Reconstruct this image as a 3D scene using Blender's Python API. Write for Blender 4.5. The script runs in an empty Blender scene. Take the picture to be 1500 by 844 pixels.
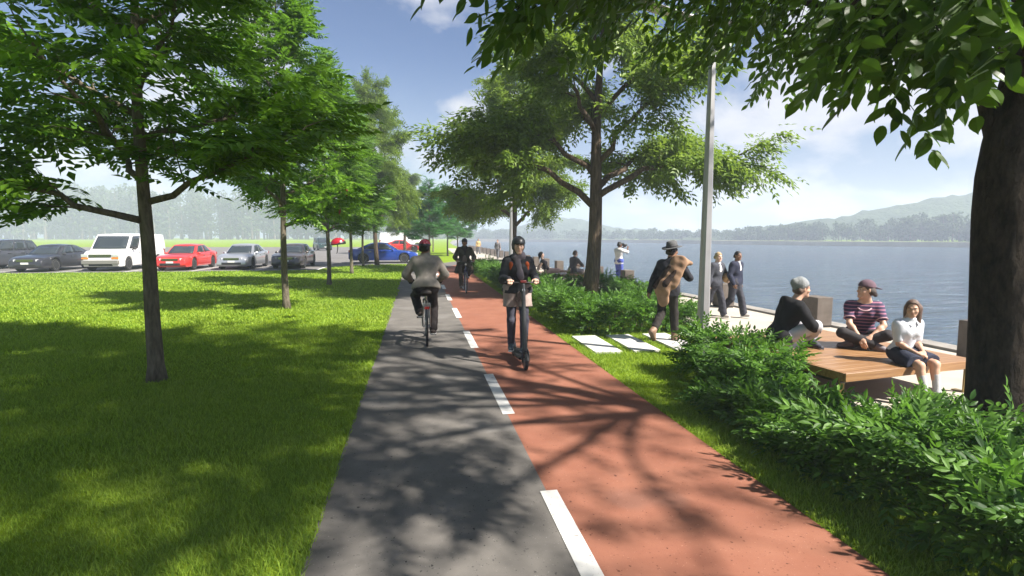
import bpy, math, random
import numpy as np
from math import radians as rad, sin, cos, pi

random.seed(5)
rng = np.random.default_rng(11)
SC = bpy.context.scene
COL = SC.collection

# ------------------------------------------------------------------ camera, sky, sun, exposure
CAM_H = 1.9
cam_d = bpy.data.cameras.new('camera'); cam = bpy.data.objects.new('camera', cam_d); COL.objects.link(cam)
cam_d.sensor_width = 36.0; cam_d.lens = 36.0*780/1500
cam_d.clip_start = 0.05; cam_d.clip_end = 3000
cam.location = (0, 0, CAM_H)
cam.rotation_euler = (rad(90-5.565), 0, rad(-10.06))
SC.camera = cam

SUN_AZ = Vn = np.array([0.89, -0.70]); SUN_AZ = SUN_AZ/np.linalg.norm(SUN_AZ)
SUN_EL = rad(46)
SUN_DIR = np.array([SUN_AZ[0]*cos(SUN_EL), SUN_AZ[1]*cos(SUN_EL), sin(SUN_EL)])
sl = bpy.data.lights.new('sun', 'SUN'); sl.energy = 5.0; sl.angle = rad(1.4); sl.color = (1.0, 0.94, 0.85)
so = bpy.data.objects.new('sun', sl); COL.objects.link(so)
from mathutils import Vector, Matrix
so.rotation_euler = Vector(tuple(SUN_DIR)).to_track_quat('Z', 'Y').to_euler()
so.location = (20, -15, 30)

W = bpy.data.worlds.new('World'); SC.world = W; W.use_nodes = True
def build_world():
    nt = W.node_tree; N = nt.nodes; L = nt.links
    for n in list(N): N.remove(n)
    out = N.new('ShaderNodeOutputWorld'); bg = N.new('ShaderNodeBackground')
    bg.inputs['Strength'].default_value = 0.031
    sky = N.new('ShaderNodeTexSky'); sky.sky_type = 'NISHITA'; sky.sun_disc = False
    sky.sun_elevation = SUN_EL; sky.sun_rotation = math.atan2(SUN_AZ[0], SUN_AZ[1])
    sky.air_density = 1.0; sky.dust_density = 0.2; sky.ozone_density = 2.0
    tc = N.new('ShaderNodeTexCoord'); sep = N.new('ShaderNodeSeparateXYZ')
    L.new(tc.outputs['Generated'], sep.inputs[0])
    den = N.new('ShaderNodeMath'); den.operation = 'ADD'; den.inputs[1].default_value = 0.42
    mx = N.new('ShaderNodeMath'); mx.operation = 'MAXIMUM'; mx.inputs[1].default_value = 0.0
    L.new(sep.outputs['Z'], mx.inputs[0]); L.new(mx.outputs[0], den.inputs[0])
    dx = N.new('ShaderNodeMath'); dx.operation = 'DIVIDE'; L.new(sep.outputs['X'], dx.inputs[0]); L.new(den.outputs[0], dx.inputs[1])
    dy = N.new('ShaderNodeMath'); dy.operation = 'DIVIDE'; L.new(sep.outputs['Y'], dy.inputs[0]); L.new(den.outputs[0], dy.inputs[1])
    cb = N.new('ShaderNodeCombineXYZ'); L.new(dx.outputs[0], cb.inputs[0]); L.new(dy.outputs[0], cb.inputs[1])
    def noise(sc, det, rough, off):
        mp = N.new('ShaderNodeMapping'); mp.inputs['Location'].default_value = off; L.new(cb.outputs[0], mp.inputs[0])
        n = N.new('ShaderNodeTexNoise'); n.inputs['Scale'].default_value = sc; n.inputs['Detail'].default_value = det
        n.inputs['Roughness'].default_value = rough; n.inputs['Distortion'].default_value = 0.25
        L.new(mp.outputs[0], n.inputs['Vector']); return n
    n1 = noise(2.3, 9, 0.54, CLOUD_OFF); n2 = noise(0.9, 4, 0.5, (7.3, 2.2, 1.0))
    add = N.new('ShaderNodeMath'); add.operation = 'MULTIPLY_ADD'; add.inputs[1].default_value = 0.45
    L.new(n2.outputs['Fac'], add.inputs[0]); L.new(n1.outputs['Fac'], add.inputs[2])
    # more cloud towards the lake side
    sx = N.new('ShaderNodeMath'); sx.operation = 'MULTIPLY_ADD'; sx.inputs[1].default_value = 0.05; L.new(sep.outputs['X'], sx.inputs[0]); L.new(add.outputs[0], sx.inputs[2])
    rmp = N.new('ShaderNodeValToRGB'); e = rmp.color_ramp.elements
    e[0].position = 0.725; e[0].color = (0, 0, 0, 1); e[1].position = 0.835; e[1].color = (.9, .9, .9, 1)
    L.new(sx.outputs[0], rmp.inputs[0])
    # cloud tint: thick parts a little greyer underneath
    n3 = noise(4.2, 6, 0.6, (1.9, 4.1, 3.0))
    cr = N.new('ShaderNodeValToRGB'); c = cr.color_ramp.elements
    c[0].position = .3; c[0].color = (8.0, 8.3, 9.3, 1); c[1].position = .7; c[1].color = (11.8, 11.6, 11.7, 1)
    L.new(n3.outputs['Fac'], cr.inputs[0])
    # thin blue tint, and a pale low band of mist instead of the yellow rim
    tint = N.new('ShaderNodeMixRGB'); tint.blend_type = 'MULTIPLY'; tint.inputs[0].default_value = 1; tint.inputs[2].default_value = (.70, .92, 1.26, 1); L.new(sky.outputs[0], tint.inputs[1])
    band = N.new('ShaderNodeMapRange'); band.inputs['From Min'].default_value = 0.0; band.inputs['From Max'].default_value = 0.33; band.inputs['To Min'].default_value = .95; band.inputs['To Max'].default_value = 0.0; band.interpolation_type = 'SMOOTHSTEP'; L.new(sep.outputs['Z'], band.inputs['Value'])
    low = N.new('ShaderNodeMixRGB'); low.inputs[2].default_value = (5.0, 6.1, 7.7, 1); L.new(band.outputs[0], low.inputs[0]); L.new(tint.outputs[0], low.inputs[1])
    mix = N.new('ShaderNodeMixRGB'); L.new(rmp.outputs[0], mix.inputs[0]); L.new(low.outputs[0], mix.inputs[1]); L.new(cr.outputs[0], mix.inputs[2])
    L.new(mix.outputs[0], bg.inputs['Color']); L.new(bg.outputs[0], out.inputs['Surface'])
CLOUD_OFF = (0.05, 1.0, 0.0)
build_world()
vs = SC.view_settings
vs.view_transform = 'Standard'; vs.look = 'None'; vs.exposure = 1.5; vs.gamma = 1.0; vs.use_curve_mapping = False
cy = SC.cycles
cy.max_bounces = 6; cy.diffuse_bounces = 3; cy.glossy_bounces = 3; cy.transmission_bounces = 4; cy.volume_bounces = 1; cy.transparent_max_bounces = 6
cy.use_denoising = True
cy.caustics_reflective = False; cy.caustics_refractive = False
cy.sample_clamp_indirect = 6.0

# ------------------------------------------------------------------ materials
MATS = {}
def node_mat(name):
    m = bpy.data.materials.new(name); m.use_nodes = True
    nt = m.node_tree; b = nt.nodes['Principled BSDF']
    return m, nt, b
def V4(c): return (c[0], c[1], c[2], 1.0)
def plain(name, col, rough=0.5, metal=0.0, spec=0.5, coat=0.0, var=0.0, vscale=20, bump=0.0, bscale=60):
    """procedural paint/cloth/metal: base colour with noise variation and noise bump"""
    if name in MATS: return MATS[name]
    m, nt, b = node_mat(name); N = nt.nodes; L = nt.links
    b.inputs['Base Color'].default_value = V4(col); b.inputs['Roughness'].default_value = rough
    b.inputs['Metallic'].default_value = metal; b.inputs['Specular IOR Level'].default_value = spec
    if coat: b.inputs['Coat Weight'].default_value = coat; b.inputs['Coat Roughness'].default_value = 0.05
    tc = N.new('ShaderNodeTexCoord')
    if var > 0:
        n = N.new('ShaderNodeTexNoise'); n.inputs['Scale'].default_value = vscale; n.inputs['Detail'].default_value = 5
        L.new(tc.outputs['Object'], n.inputs['Vector'])
        r = N.new('ShaderNodeValToRGB'); e = r.color_ramp.elements
        e[0].position = .3; e[1].position = .7
        e[0].color = V4([max(0, c*(1-var)) for c in col]); e[1].color = V4([min(1, c*(1+var)) for c in col])
        L.new(n.outputs['Fac'], r.inputs[0]); L.new(r.outputs[0], b.inputs['Base Color'])
    if bump > 0:
        n = N.new('ShaderNodeTexNoise'); n.inputs['Scale'].default_value = bscale; n.inputs['Detail'].default_value = 4
        L.new(tc.outputs['Object'], n.inputs['Vector'])
        bp = N.new('ShaderNodeBump'); bp.inputs['Strength'].default_value = bump; bp.inputs['Distance'].default_value = 0.02
        L.new(n.outputs['Fac'], bp.inputs['Height']); L.new(bp.outputs[0], b.inputs['Normal'])
    MATS[name] = m; return m
def cloth(name, col, var=0.18): return plain('cloth_'+name, col, .85, 0, .2, var=var, vscale=9, bump=.18, bscale=30)
def skin_mat(name, col): return plain('skin_'+name, col, .5, 0, .35, var=.1, vscale=14)

def leaf_mat(name, dark, light, trans, tf=0.35, rough=.42):
    m, nt, b = node_mat(name); N = nt.nodes; L = nt.links
    g = N.new('ShaderNodeNewGeometry')
    r = N.new('ShaderNodeValToRGB'); e = r.color_ramp.elements
    e[0].color = V4(dark); e[1].color = V4(light); L.new(g.outputs['Random Per Island'], r.inputs[0])
    L.new(r.outputs[0], b.inputs['Base Color'])
    b.inputs['Roughness'].default_value = rough; b.inputs['Specular IOR Level'].default_value = .22
    t = N.new('ShaderNodeBsdfTranslucent')
    r2 = N.new('ShaderNodeValToRGB'); e = r2.color_ramp.elements
    e[0].color = V4([c*.75 for c in trans]); e[1].color = V4(trans); L.new(g.outputs['Random Per Island'], r2.inputs[0])
    L.new(r2.outputs[0], t.inputs['Color'])
    mx = N.new('ShaderNodeMixShader'); mx.inputs[0].default_value = tf
    L.new(b.outputs[0], mx.inputs[1]); L.new(t.outputs[0], mx.inputs[2]); L.new(mx.outputs[0], N['Material Output'].inputs['Surface'])
    return m
def patchy(m, col, amount=.55, scale=.55):
    """drier patches over the ground in a leaf material"""
    nt = m.node_tree; N = nt.nodes; L = nt.links; b = N['Principled BSDF']; src = b.inputs['Base Color'].links[0].from_socket
    tc = N.new('ShaderNodeTexCoord'); n = N.new('ShaderNodeTexNoise'); n.inputs['Scale'].default_value = scale; n.inputs['Detail'].default_value = 6; n.inputs['Roughness'].default_value = .65; L.new(tc.outputs['Object'], n.inputs['Vector'])
    r = N.new('ShaderNodeMapRange'); r.inputs['From Min'].default_value = .42; r.inputs['From Max'].default_value = .72; r.inputs['To Max'].default_value = amount; L.new(n.outputs['Fac'], r.inputs['Value'])
    mx = N.new('ShaderNodeMixRGB'); L.new(r.outputs[0], mx.inputs[0]); L.new(src, mx.inputs[1]); mx.inputs[2].default_value = V4(col); L.new(mx.outputs[0], b.inputs['Base Color']); return m
def bark_mat(name, c1, c2, scale=9, stretch=.22, bump=.9):
    m, nt, b = node_mat(name); N = nt.nodes; L = nt.links
    tc = N.new('ShaderNodeTexCoord'); mp = N.new('ShaderNodeMapping'); mp.inputs['Scale'].default_value = (1, 1, stretch)
    L.new(tc.outputs['Object'], mp.inputs[0])
    n = N.new('ShaderNodeTexNoise'); n.inputs['Scale'].default_value = scale*2; n.inputs['Detail'].default_value = 8; n.inputs['Roughness'].default_value = .65
    v = N.new('ShaderNodeTexVoronoi'); v.inputs['Scale'].default_value = scale*1.6; v.feature = 'DISTANCE_TO_EDGE'
    L.new(mp.outputs[0], n.inputs['Vector'])
    mv = N.new('ShaderNodeMixRGB'); mv.inputs[0].default_value = .12; L.new(mp.outputs[0], mv.inputs[1]); L.new(n.outputs['Color'], mv.inputs[2]); L.new(mv.outputs[0], v.inputs['Vector'])
    r = N.new('ShaderNodeValToRGB'); e = r.color_ramp.elements; e[0].position = .3; e[1].position = .7
    e[0].color = V4(c1); e[1].color = V4(c2); L.new(n.outputs['Fac'], r.inputs[0]); L.new(r.outputs[0], b.inputs['Base Color'])
    mul = N.new('ShaderNodeMath'); mul.operation = 'MULTIPLY_ADD'; mul.inputs[1].default_value = 1.3; L.new(v.outputs['Distance'], mul.inputs[0]); L.new(n.outputs['Fac'], mul.inputs[2])
    bp = N.new('ShaderNodeBump'); bp.inputs['Strength'].default_value = bump; bp.inputs['Distance'].default_value = .04
    L.new(mul.outputs[0], bp.inputs['Height']); L.new(bp.outputs[0], b.inputs['Normal']); b.inputs['Roughness'].default_value = .9; b.inputs['Specular IOR Level'].default_value = .15
    return m
def ground_mat(name, stops, scale, detail=8, bump=.3, bscale=80, bdist=.01, rough=.9, speck=None, spec=.2, coords='Object'):
    """stops: colour ramp of a large noise; speck=(colour, scale, threshold) adds grains"""
    m, nt, b = node_mat(name); N = nt.nodes; L = nt.links
    tc = N.new('ShaderNodeTexCoord')
    n = N.new('ShaderNodeTexNoise'); n.inputs['Scale'].default_value = scale; n.inputs['Detail'].default_value = detail; n.inputs['Roughness'].default_value = .6
    L.new(tc.outputs[coords], n.inputs['Vector'])
    r = N.new('ShaderNodeValToRGB'); el = r.color_ramp.elements
    el[0].position = stops[0][0]; el[0].color = V4(stops[0][1]); el[1].position = stops[-1][0]; el[1].color = V4(stops[-1][1])
    for p, c in stops[1:-1]: x = el.new(p); x.color = V4(c)
    L.new(n.outputs['Fac'], r.inputs[0]); colr = r.outputs[0]
    for sp in (speck or []):
        sc_, th, sc = sp[1], sp[2], sp[0]
        v = N.new('ShaderNodeTexNoise'); v.inputs['Scale'].default_value = sc_; v.inputs['Detail'].default_value = 2
        L.new(tc.outputs[coords], v.inputs['Vector'])
        rr = N.new('ShaderNodeValToRGB'); ee = rr.color_ramp.elements; ee[0].position = th; ee[0].color = (0, 0, 0, 1); ee[1].position = th+.05; ee[1].color = (1, 1, 1, 1)
        L.new(v.outputs['Fac'], rr.inputs[0])
        mx = N.new('ShaderNodeMixRGB'); L.new(rr.outputs[0], mx.inputs[0]); L.new(colr, mx.inputs[1]); mx.inputs[2].default_value = V4(sc); colr = mx.outputs[0]
    L.new(colr, b.inputs['Base Color'])
    n2 = N.new('ShaderNodeTexNoise'); n2.inputs['Scale'].default_value = bscale; n2.inputs['Detail'].default_value = 4; L.new(tc.outputs[coords], n2.inputs['Vector'])
    bp = N.new('ShaderNodeBump'); bp.inputs['Strength'].default_value = bump; bp.inputs['Distance'].default_value = bdist
    L.new(n2.outputs['Fac'], bp.inputs['Height']); L.new(bp.outputs[0], b.inputs['Normal'])
    b.inputs['Roughness'].default_value = rough; b.inputs['Specular IOR Level'].default_value = spec
    return m
def water_mat():
    m, nt, b = node_mat('lake_water'); N = nt.nodes; L = nt.links
    b.inputs['Base Color'].default_value = (.045, .078, .115, 1); b.inputs['Roughness'].default_value = .07; b.inputs['IOR'].default_value = 1.33
    tc = N.new('ShaderNodeTexCoord')
    mp = N.new('ShaderNodeMapping'); mp.inputs['Rotation'].default_value = (0, 0, rad(8)); mp.inputs['Scale'].default_value = (.26, 1.2, 1); L.new(tc.outputs['Object'], mp.inputs[0])
    n = N.new('ShaderNodeTexNoise'); n.inputs['Scale'].default_value = 2.0; n.inputs['Detail'].default_value = 5; n.inputs['Roughness'].default_value = .55; n.inputs['Distortion'].default_value = .6
    L.new(mp.outputs[0], n.inputs['Vector'])
    n2 = N.new('ShaderNodeTexNoise'); n2.inputs['Scale'].default_value = 5; n2.inputs['Detail'].default_value = 3; L.new(mp.outputs[0], n2.inputs['Vector'])
    ad = N.new('ShaderNodeMath'); ad.operation = 'MULTIPLY_ADD'; ad.inputs[1].default_value = .22; L.new(n2.outputs['Fac'], ad.inputs[0]); L.new(n.outputs['Fac'], ad.inputs[2])
    n3 = N.new('ShaderNodeTexNoise'); n3.inputs['Scale'].default_value = .42; n3.inputs['Detail'].default_value = 3; n3.inputs['Distortion'].default_value = .8; L.new(mp.outputs[0], n3.inputs['Vector'])
    ad2 = N.new('ShaderNodeMath'); ad2.operation = 'MULTIPLY_ADD'; ad2.inputs[1].default_value = 2.6; L.new(n3.outputs['Fac'], ad2.inputs[0]); L.new(ad.outputs[0], ad2.inputs[2])
    bp = N.new('ShaderNodeBump'); bp.inputs['Strength'].default_value = 1.0; bp.inputs['Distance'].default_value = .75
    L.new(ad2.outputs[0], bp.inputs['Height']); L.new(bp.outputs[0], b.inputs['Normal'])
    return m
def wood_mat():
    m, nt, b = node_mat('bench_timber'); N = nt.nodes; L = nt.links
    tc = N.new('ShaderNodeTexCoord'); mp = N.new('ShaderNodeMapping'); mp.inputs['Scale'].default_value = (1.2, 26, 26); L.new(tc.outputs['Object'], mp.inputs[0])
    n = N.new('ShaderNodeTexNoise'); n.inputs['Scale'].default_value = 1.1; n.inputs['Detail'].default_value = 7; n.inputs['Distortion'].default_value = .5; L.new(mp.outputs[0], n.inputs['Vector'])
    r = N.new('ShaderNodeValToRGB'); e = r.color_ramp.elements; e[0].position = .32; e[1].position = .68
    e[0].color = (.19, .092, .036, 1); e[1].color = (.33, .185, .085, 1); L.new(n.outputs['Fac'], r.inputs[0]); L.new(r.outputs[0], b.inputs['Base Color'])
    b.inputs['Roughness'].default_value = .42; return m
def tee_mat():
    m, nt, b = node_mat('striped_tee'); N = nt.nodes; L = nt.links
    tc = N.new('ShaderNodeTexCoord'); w = N.new('ShaderNodeTexWave'); w.bands_direction = 'Z'; w.inputs['Scale'].default_value = 7.0; w.inputs['Distortion'].default_value = .5
    L.new(tc.outputs['Object'], w.inputs['Vector'])
    r = N.new('ShaderNodeValToRGB'); e = r.color_ramp.elements; e[0].position = .74; e[1].position = .80
    e[0].color = (.035, .02, .06, 1); e[1].color = (.30, .12, .18, 1); L.new(w.outputs['Fac'], r.inputs[0]); L.new(r.outputs[0], b.inputs['Base Color'])
    b.inputs['Roughness'].default_value = .85; return m

# ------------------------------------------------------------------ mesh helpers
def tag(o, label=None, cat=None, group=None, kind=None):
    if label: o['label'] = label
    if cat: o['category'] = cat
    if group: o['group'] = group
    if kind: o['kind'] = kind
    return o
def empty(name, loc, rz=0, label=None, cat=None, group=None):
    o = bpy.data.objects.new(name, None); COL.objects.link(o); o.location = loc; o.rotation_euler = (0, 0, rz)
    o.empty_display_size = .2
    return tag(o, label, cat, group)
def link(name, me, mats, parent=None, kind=None):
    o = bpy.data.objects.new(name, me); COL.objects.link(o)
    for m in (mats if isinstance(mats, (list, tuple)) else [mats]): me.materials.append(m)
    if parent is not None: o.parent = parent
    if kind: o['kind'] = kind
    return o
def np_mesh(name, V, F, smooth=False, mi=None):
    """V (n,3) float, F (m,3|4) int"""
    me = bpy.data.meshes.new(name); V = np.ascontiguousarray(V, np.float32); F = np.ascontiguousarray(F, np.int32)
    m, k = F.shape
    me.vertices.add(len(V)); me.vertices.foreach_set('co', V.ravel())
    me.loops.add(m*k); me.loops.foreach_set('vertex_index', F.ravel())
    me.polygons.add(m); me.polygons.foreach_set('loop_start', np.arange(0, m*k, k, dtype=np.int32))
    if mi is not None: me.polygons.foreach_set('material_index', np.asarray(mi, np.int32))
    me.polygons.foreach_set('use_smooth', np.full(m, smooth))
    me.update(calc_edges=True); me.validate(); return me
def nrm(v): v = np.asarray(v, float); return v/(np.linalg.norm(v)+1e-12)
def A(*v): return np.array(v, float)

class MB:
    def __init__(s): s.v = []; s.f = []; s.m = []
    def add(s, vs, fs, mi=0):
        b = len(s.v); s.v.extend([tuple(map(float, x)) for x in vs])
        for f in fs: s.f.append(tuple(b+i for i in f)); s.m.append(mi)
        return s
    def box(s, c, size, rz=0, mi=0, taper=1.0, R=None):
        hx, hy, hz = size[0]/2, size[1]/2, size[2]/2; vs = []
        for z in (-1, 1):
            t = taper if z > 0 else 1
            for x, y in ((-1, -1), (1, -1), (1, 1), (-1, 1)): vs.append((x*hx*t, y*hy*t, z*hz))
        vs = np.array(vs)
        if R is not None: vs = vs @ np.asarray(R).T
        elif rz: cr, sr = cos(rz), sin(rz); vs = np.stack([vs[:, 0]*cr-vs[:, 1]*sr, vs[:, 0]*sr+vs[:, 1]*cr, vs[:, 2]], 1)
        return s.add(vs+np.asarray(c, float), [(0, 3, 2, 1), (4, 5, 6, 7), (0, 1, 5, 4), (1, 2, 6, 5), (2, 3, 7, 6), (3, 0, 4, 7)], mi)
    def tube(s, pts, r, n=8, mi=0, cap=True, closed=False):
        P = [np.asarray(p, float) for p in pts]; k = len(P); rs = [r]*k if np.isscalar(r) else list(r)
        up = None; vs = []
        for i in range(k):
            if closed: t = nrm(P[(i+1) % k]-P[i-1])
            else: t = nrm(P[min(i+1, k-1)]-P[max(i-1, 0)])
            if up is None:
                up = np.cross(t, (0, 0, 1.0))
                if np.linalg.norm(up) < .1: up = np.cross(t, (0, 1.0, 0))
            up = nrm(up-t*np.dot(up, t)); w = np.cross(t, up)
            for j in range(n): a = 2*pi*j/n; vs.append(P[i]+rs[i]*(cos(a)*up+sin(a)*w))
        fs = []
        for i in range(k if closed else k-1):
            i2 = (i+1) % k
            for j in range(n): j2 = (j+1) % n; fs.append((i*n+j, i*n+j2, i2*n+j2, i2*n+j))
        if cap and not closed: fs.append(tuple(range(n-1, -1, -1))); fs.append(tuple((k-1)*n+j for j in range(n)))
        return s.add(vs, fs, mi)
    def lathe(s, prof, c, axis=(0, 0, 1), n=24, mi=0):
        """prof: list of (radius, height along axis)"""
        ax = nrm(axis); u = np.cross(ax, (1, 0, 0))
        if np.linalg.norm(u) < .1: u = np.cross(ax, (0, 1, 0))
        u = nrm(u); w = np.cross(ax, u); vs = []
        for r, h in prof:
            for j in range(n): a = 2*pi*j/n; vs.append(np.asarray(c)+ax*h+r*(cos(a)*u+sin(a)*w))
        fs = []
        for i in range(len(prof)-1):
            for j in range(n): j2 = (j+1) % n; fs.append((i*n+j, i*n+j2, (i+1)*n+j2, (i+1)*n+j))
        fs.append(tuple(range(n-1, -1, -1))); fs.append(tuple((len(prof)-1)*n+j for j in range(n)))
        return s.add(vs, fs, mi)
    def loft(s, rings, mi=0, cap=True, closed=True):
        n = len(rings[0]); vs = [p for r in rings for p in r]; fs = []
        for i in range(len(rings)-1):
            for j in range(n if closed else n-1): j2 = (j+1) % n; fs.append((i*n+j, i*n+j2, (i+1)*n+j2, (i+1)*n+j))
        if cap: fs.append(tuple(range(n-1, -1, -1))); fs.append(tuple((len(rings)-1)*n+j for j in range(n)))
        return s.add(vs, fs, mi)
    def prism(s, poly, z0, z1, mi=0):
        n = len(poly); vs = [(p[0], p[1], z0) for p in poly]+[(p[0], p[1], z1) for p in poly]
        fs = [tuple(range(n-1, -1, -1)), tuple(range(n, 2*n))]+[(i, (i+1) % n, n+(i+1) % n, n+i) for i in range(n)]
        return s.add(vs, fs, mi)
    def ell(s, c, r, R=None, n=12, mi=0):
        vs = []; m = n//2
        for i in range(m+1):
            th = pi*i/m
            for j in range(n): ph = 2*pi*j/n; vs.append((r[0]*sin(th)*cos(ph), r[1]*sin(th)*sin(ph), r[2]*cos(th)))
        vs = np.array(vs)
        if R is not None: vs = vs @ np.asarray(R).T
        fs = [(i*n+j, (i+1)*n+j, (i+1)*n+(j+1) % n, i*n+(j+1) % n) for i in range(m) for j in range(n)]
        return s.add(vs+np.asarray(c, float), fs, mi)
    def build(s, name, mats, parent=None, smooth=False, angle=40, bevel=0.0, kind=None):
        me = bpy.data.meshes.new(name); me.from_pydata(s.v, [], s.f); me.polygons.foreach_set('material_index', s.m)
        o = link(name, me, mats, parent, kind)
        me.polygons.foreach_set('use_smooth', [smooth or bevel > 0]*len(me.polygons))
        if smooth or bevel > 0: me.set_sharp_from_angle(angle=rad(angle))
        me.update()
        if bevel > 0:
            b = o.modifiers.new('bevel', 'BEVEL'); b.width = bevel; b.segments = 2; b.limit_method = 'ANGLE'; b.angle_limit = rad(35)
        return o
def sheet(name, poly, z, m, kind='structure', parent=None):
    mb = MB(); mb.add([(p[0], p[1], z) for p in poly], [tuple(range(len(poly)))]); return mb.build(name, m, parent, kind=kind)
def copy_tree(o, parent=None):
    c = o.copy(); COL.objects.link(c)
    if parent is not None: c.parent = parent
    for ch in o.children: copy_tree(ch, c)
    return c

# ------------------------------------------------------------------ setting: ground, paths, promenade, water, far shore, hills
PITCH, YAW, FPX = rad(5.565), rad(10.06), 780.0
FWD = A(sin(YAW)*cos(PITCH), cos(YAW)*cos(PITCH), -sin(PITCH)); RGT = A(cos(YAW), -sin(YAW), 0); UPV = np.cross(RGT, FWD)
def ray(px, py): return RGT*(px-750)/FPX+UPV*(422-py)/FPX+FWD
def far(px, d, py=346.0):
    """survey helper: the world point at bearing px and forward distance d, at the height seen at py"""
    p = ray(px, py)*d; return p[0], p[1], CAM_H+p[2]

SHORE = [(9.6, -60), (9.4, 0), (9.05, 6), (8.85, 9.6), (8.7, 12.8), (8.6, 15.7), (8.3, 18.7), (8.05, 21.4), (7.9, 24.3), (7.75, 27), (7.7, 31), (7.7, 36), (7.6, 45), (7.5, 60), (7.2, 80), (7.4, 110), (9, 150), (14, 220), (24, 310)]
BANK = [far(px, d)[:2] for px, d in ((700, 350), (760, 342), (840, 316), (930, 285), (1010, 250), (1090, 220), (1200, 197), (1310, 180), (1420, 166), (1520, 150), (1620, 136), (1760, 120))]
LAND = [(-420, -60)]+SHORE+BANK+[(420, 60), (600, 200), (560, 640), (-420, 640)]
lawn_m = ground_mat('lawn', [(.25, (.11, .175, .008)), (.5, (.17, .255, .014)), (.75, (.22, .31, .024))], 1.1, 9, .8, 160, .03, .9, spec=.05)
sheet('ground', LAND, 0.0, lawn_m)
water = sheet('water', [(-300, -60), (620, -60), (620, 640), (-300, 640)], -1.65, water_mat())
# seawall below the promenade and the earth bank across the lake
conc_m = ground_mat('concrete', [(.3, (.20, .185, .17)), (.7, (.30, .28, .255))], 3, 8, .25, 60, .01, .85)
sand_m = ground_mat('bank_sand', [(.3, (.30, .25, .16)), (.7, (.42, .36, .25))], .3, 8, .3, 5, .1, .95)
def wall_strip(name, line, z0, z1, m):
    mb = MB(); mb.loft([[(x, y, z0), (x, y, z1)] for x, y in line], cap=False, closed=False); return mb.build(name, m, kind='structure')
wall_strip('seawall', SHORE, -2.2, 0.0, conc_m)
wall_strip('lake_bank', BANK, -2.2, 0.0, sand_m)
def offset_line(line, d):
    out = []
    for i, p in enumerate(line):
        a = np.array(line[max(i-1, 0)]); b = np.array(line[min(i+1, len(line)-1)]); t = nrm(b-a); out.append((p[0]-t[1]*d, p[1]+t[0]*d))
    return out
bi = offset_line(BANK, 6.0)
sheet('far_shore', BANK+bi[::-1], 0.02, sand_m)

prom_m = ground_mat('promenade_paving', [(.3, (.37, .33, .28)), (.7, (.45, .41, .35))], 1.2, 10, .15, 120, .004, .9, speck=[((.36, .32, .28), 130, .66)])
PIN = [(4.35, -20), (4.35, 3.0), (4.35, 7.6), (5.75, 7.6), (5.75, 12.6), (6.7, 13.4), (7.0, 17.3), (5.2, 19.0), (4.4, 20), (4.35, 29), (3.6, 34), (3.2, 42), (3.9, 60), (4.6, 85)]
psh = [p for p in SHORE if -60 <= p[1] <= 80]
pin_in = offset_line(psh, .34)
sheet('promenade', PIN+[(q[0]+.003, q[1]) for q in pin_in[::-1]], 0.004, prom_m)
mb = MB(); mb.loft([[(a[0], a[1], -.05), (a[0], a[1], .05), (b[0]+.05, b[1], .05), (b[0]+.05, b[1], -.35)] for a, b in zip(pin_in, psh)], cap=True)
mb.build('promenade_kerb', conc_m, kind='structure')

def bend(y): return 0.0 if y < 26 else .018*(y-26)**2
ys = [-12, 0, 5, 10, 15, 20, 26, 28, 30, 32, 34, 36, 38, 40, 43]
def strip(x0, x1): return [(x0+bend(y)-(.006*max(0, y-10) if x0 < 0 else 0), y) for y in ys]+[(x1+bend(y)+(.008*max(0, y-6) if x1 > 2 else 0), y) for y in ys[::-1]]
asph_m = ground_mat('path_asphalt', [(.25, (.098, .091, .084)), (.5, (.130, .120, .110)), (.78, (.175, .161, .146))], 2.2, 10, .35, 260, .006, .9,
                    speck=[((.16, .15, .14), 1.1, .60), ((.035, .033, .033), 26, .69), ((.05, .048, .047), 60, .68), ((.24, .23, .22), 85, .70)])
red_m = ground_mat('path_red_surface', [(.25, (.205, .078, .050)), (.5, (.240, .098, .063)), (.78, (.285, .125, .082))], 2.0, 10, .35, 260, .006, .9,
                   speck=[((.22, .10, .07), .9, .62), ((.085, .030, .020), 26, .69), ((.12, .045, .03), 60, .68), ((.36, .19, .14), 85, .70)])
sheet('footpath', strip(-.68, .92), 0.004, asph_m)
sheet('cycle_path', strip(.92, 2.58), 0.004, red_m)
white_m = ground_mat('road_paint', [(.3, (.54, .53, .51)), (.7, (.64, .63, .61))], 6, 8, .3, 220, .004, .7, speck=[((.30, .28, .26), 14, .66), ((.36, .34, .32), 60, .66)])
mb = MB()
for k in range(9):
    y0 = 2.03+3.43*k; y1 = y0+1.68
    mb.add([(.87+bend(y0), y0, .008), (1.0+bend(y0), y0, .008), (1.0+bend(y1), y1, .008), (.87+bend(y1), y1, .008)], [(0, 1, 2, 3)])
mb.build('path_markings', white_m, kind='structure')

LOT = [(-70, 30.9), (-20.9, 31.0), (-11.3, 31.0), (-7.2, 31.05), (-5.9, 31.4), (-5.2, 33.0), (-4.7, 34.9), (-3.4, 35.9), (-1.6, 36.6), (-.3, 37.2), (-.1, 60), (0, 96), (-30, 100), (-110, 112)]
lot_m = ground_mat('car_park_asphalt', [(.3, (.125, .118, .114)), (.7, (.175, .166, .16))], .5, 10, .3, 90, .008, .9)
sheet('car_park', LOT, 0.004, lot_m)
mb = MB()
for i in range(14):
    x = -5.6-3.25*i
    mb.add([(x-.06, 31.4, .008), (x+.06, 31.4, .008), (x+.06, 36.2, .008), (x-.06, 36.2, .008)], [(0, 1, 2, 3)])
mb.build('bay_markings', white_m, kind='structure')

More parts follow.
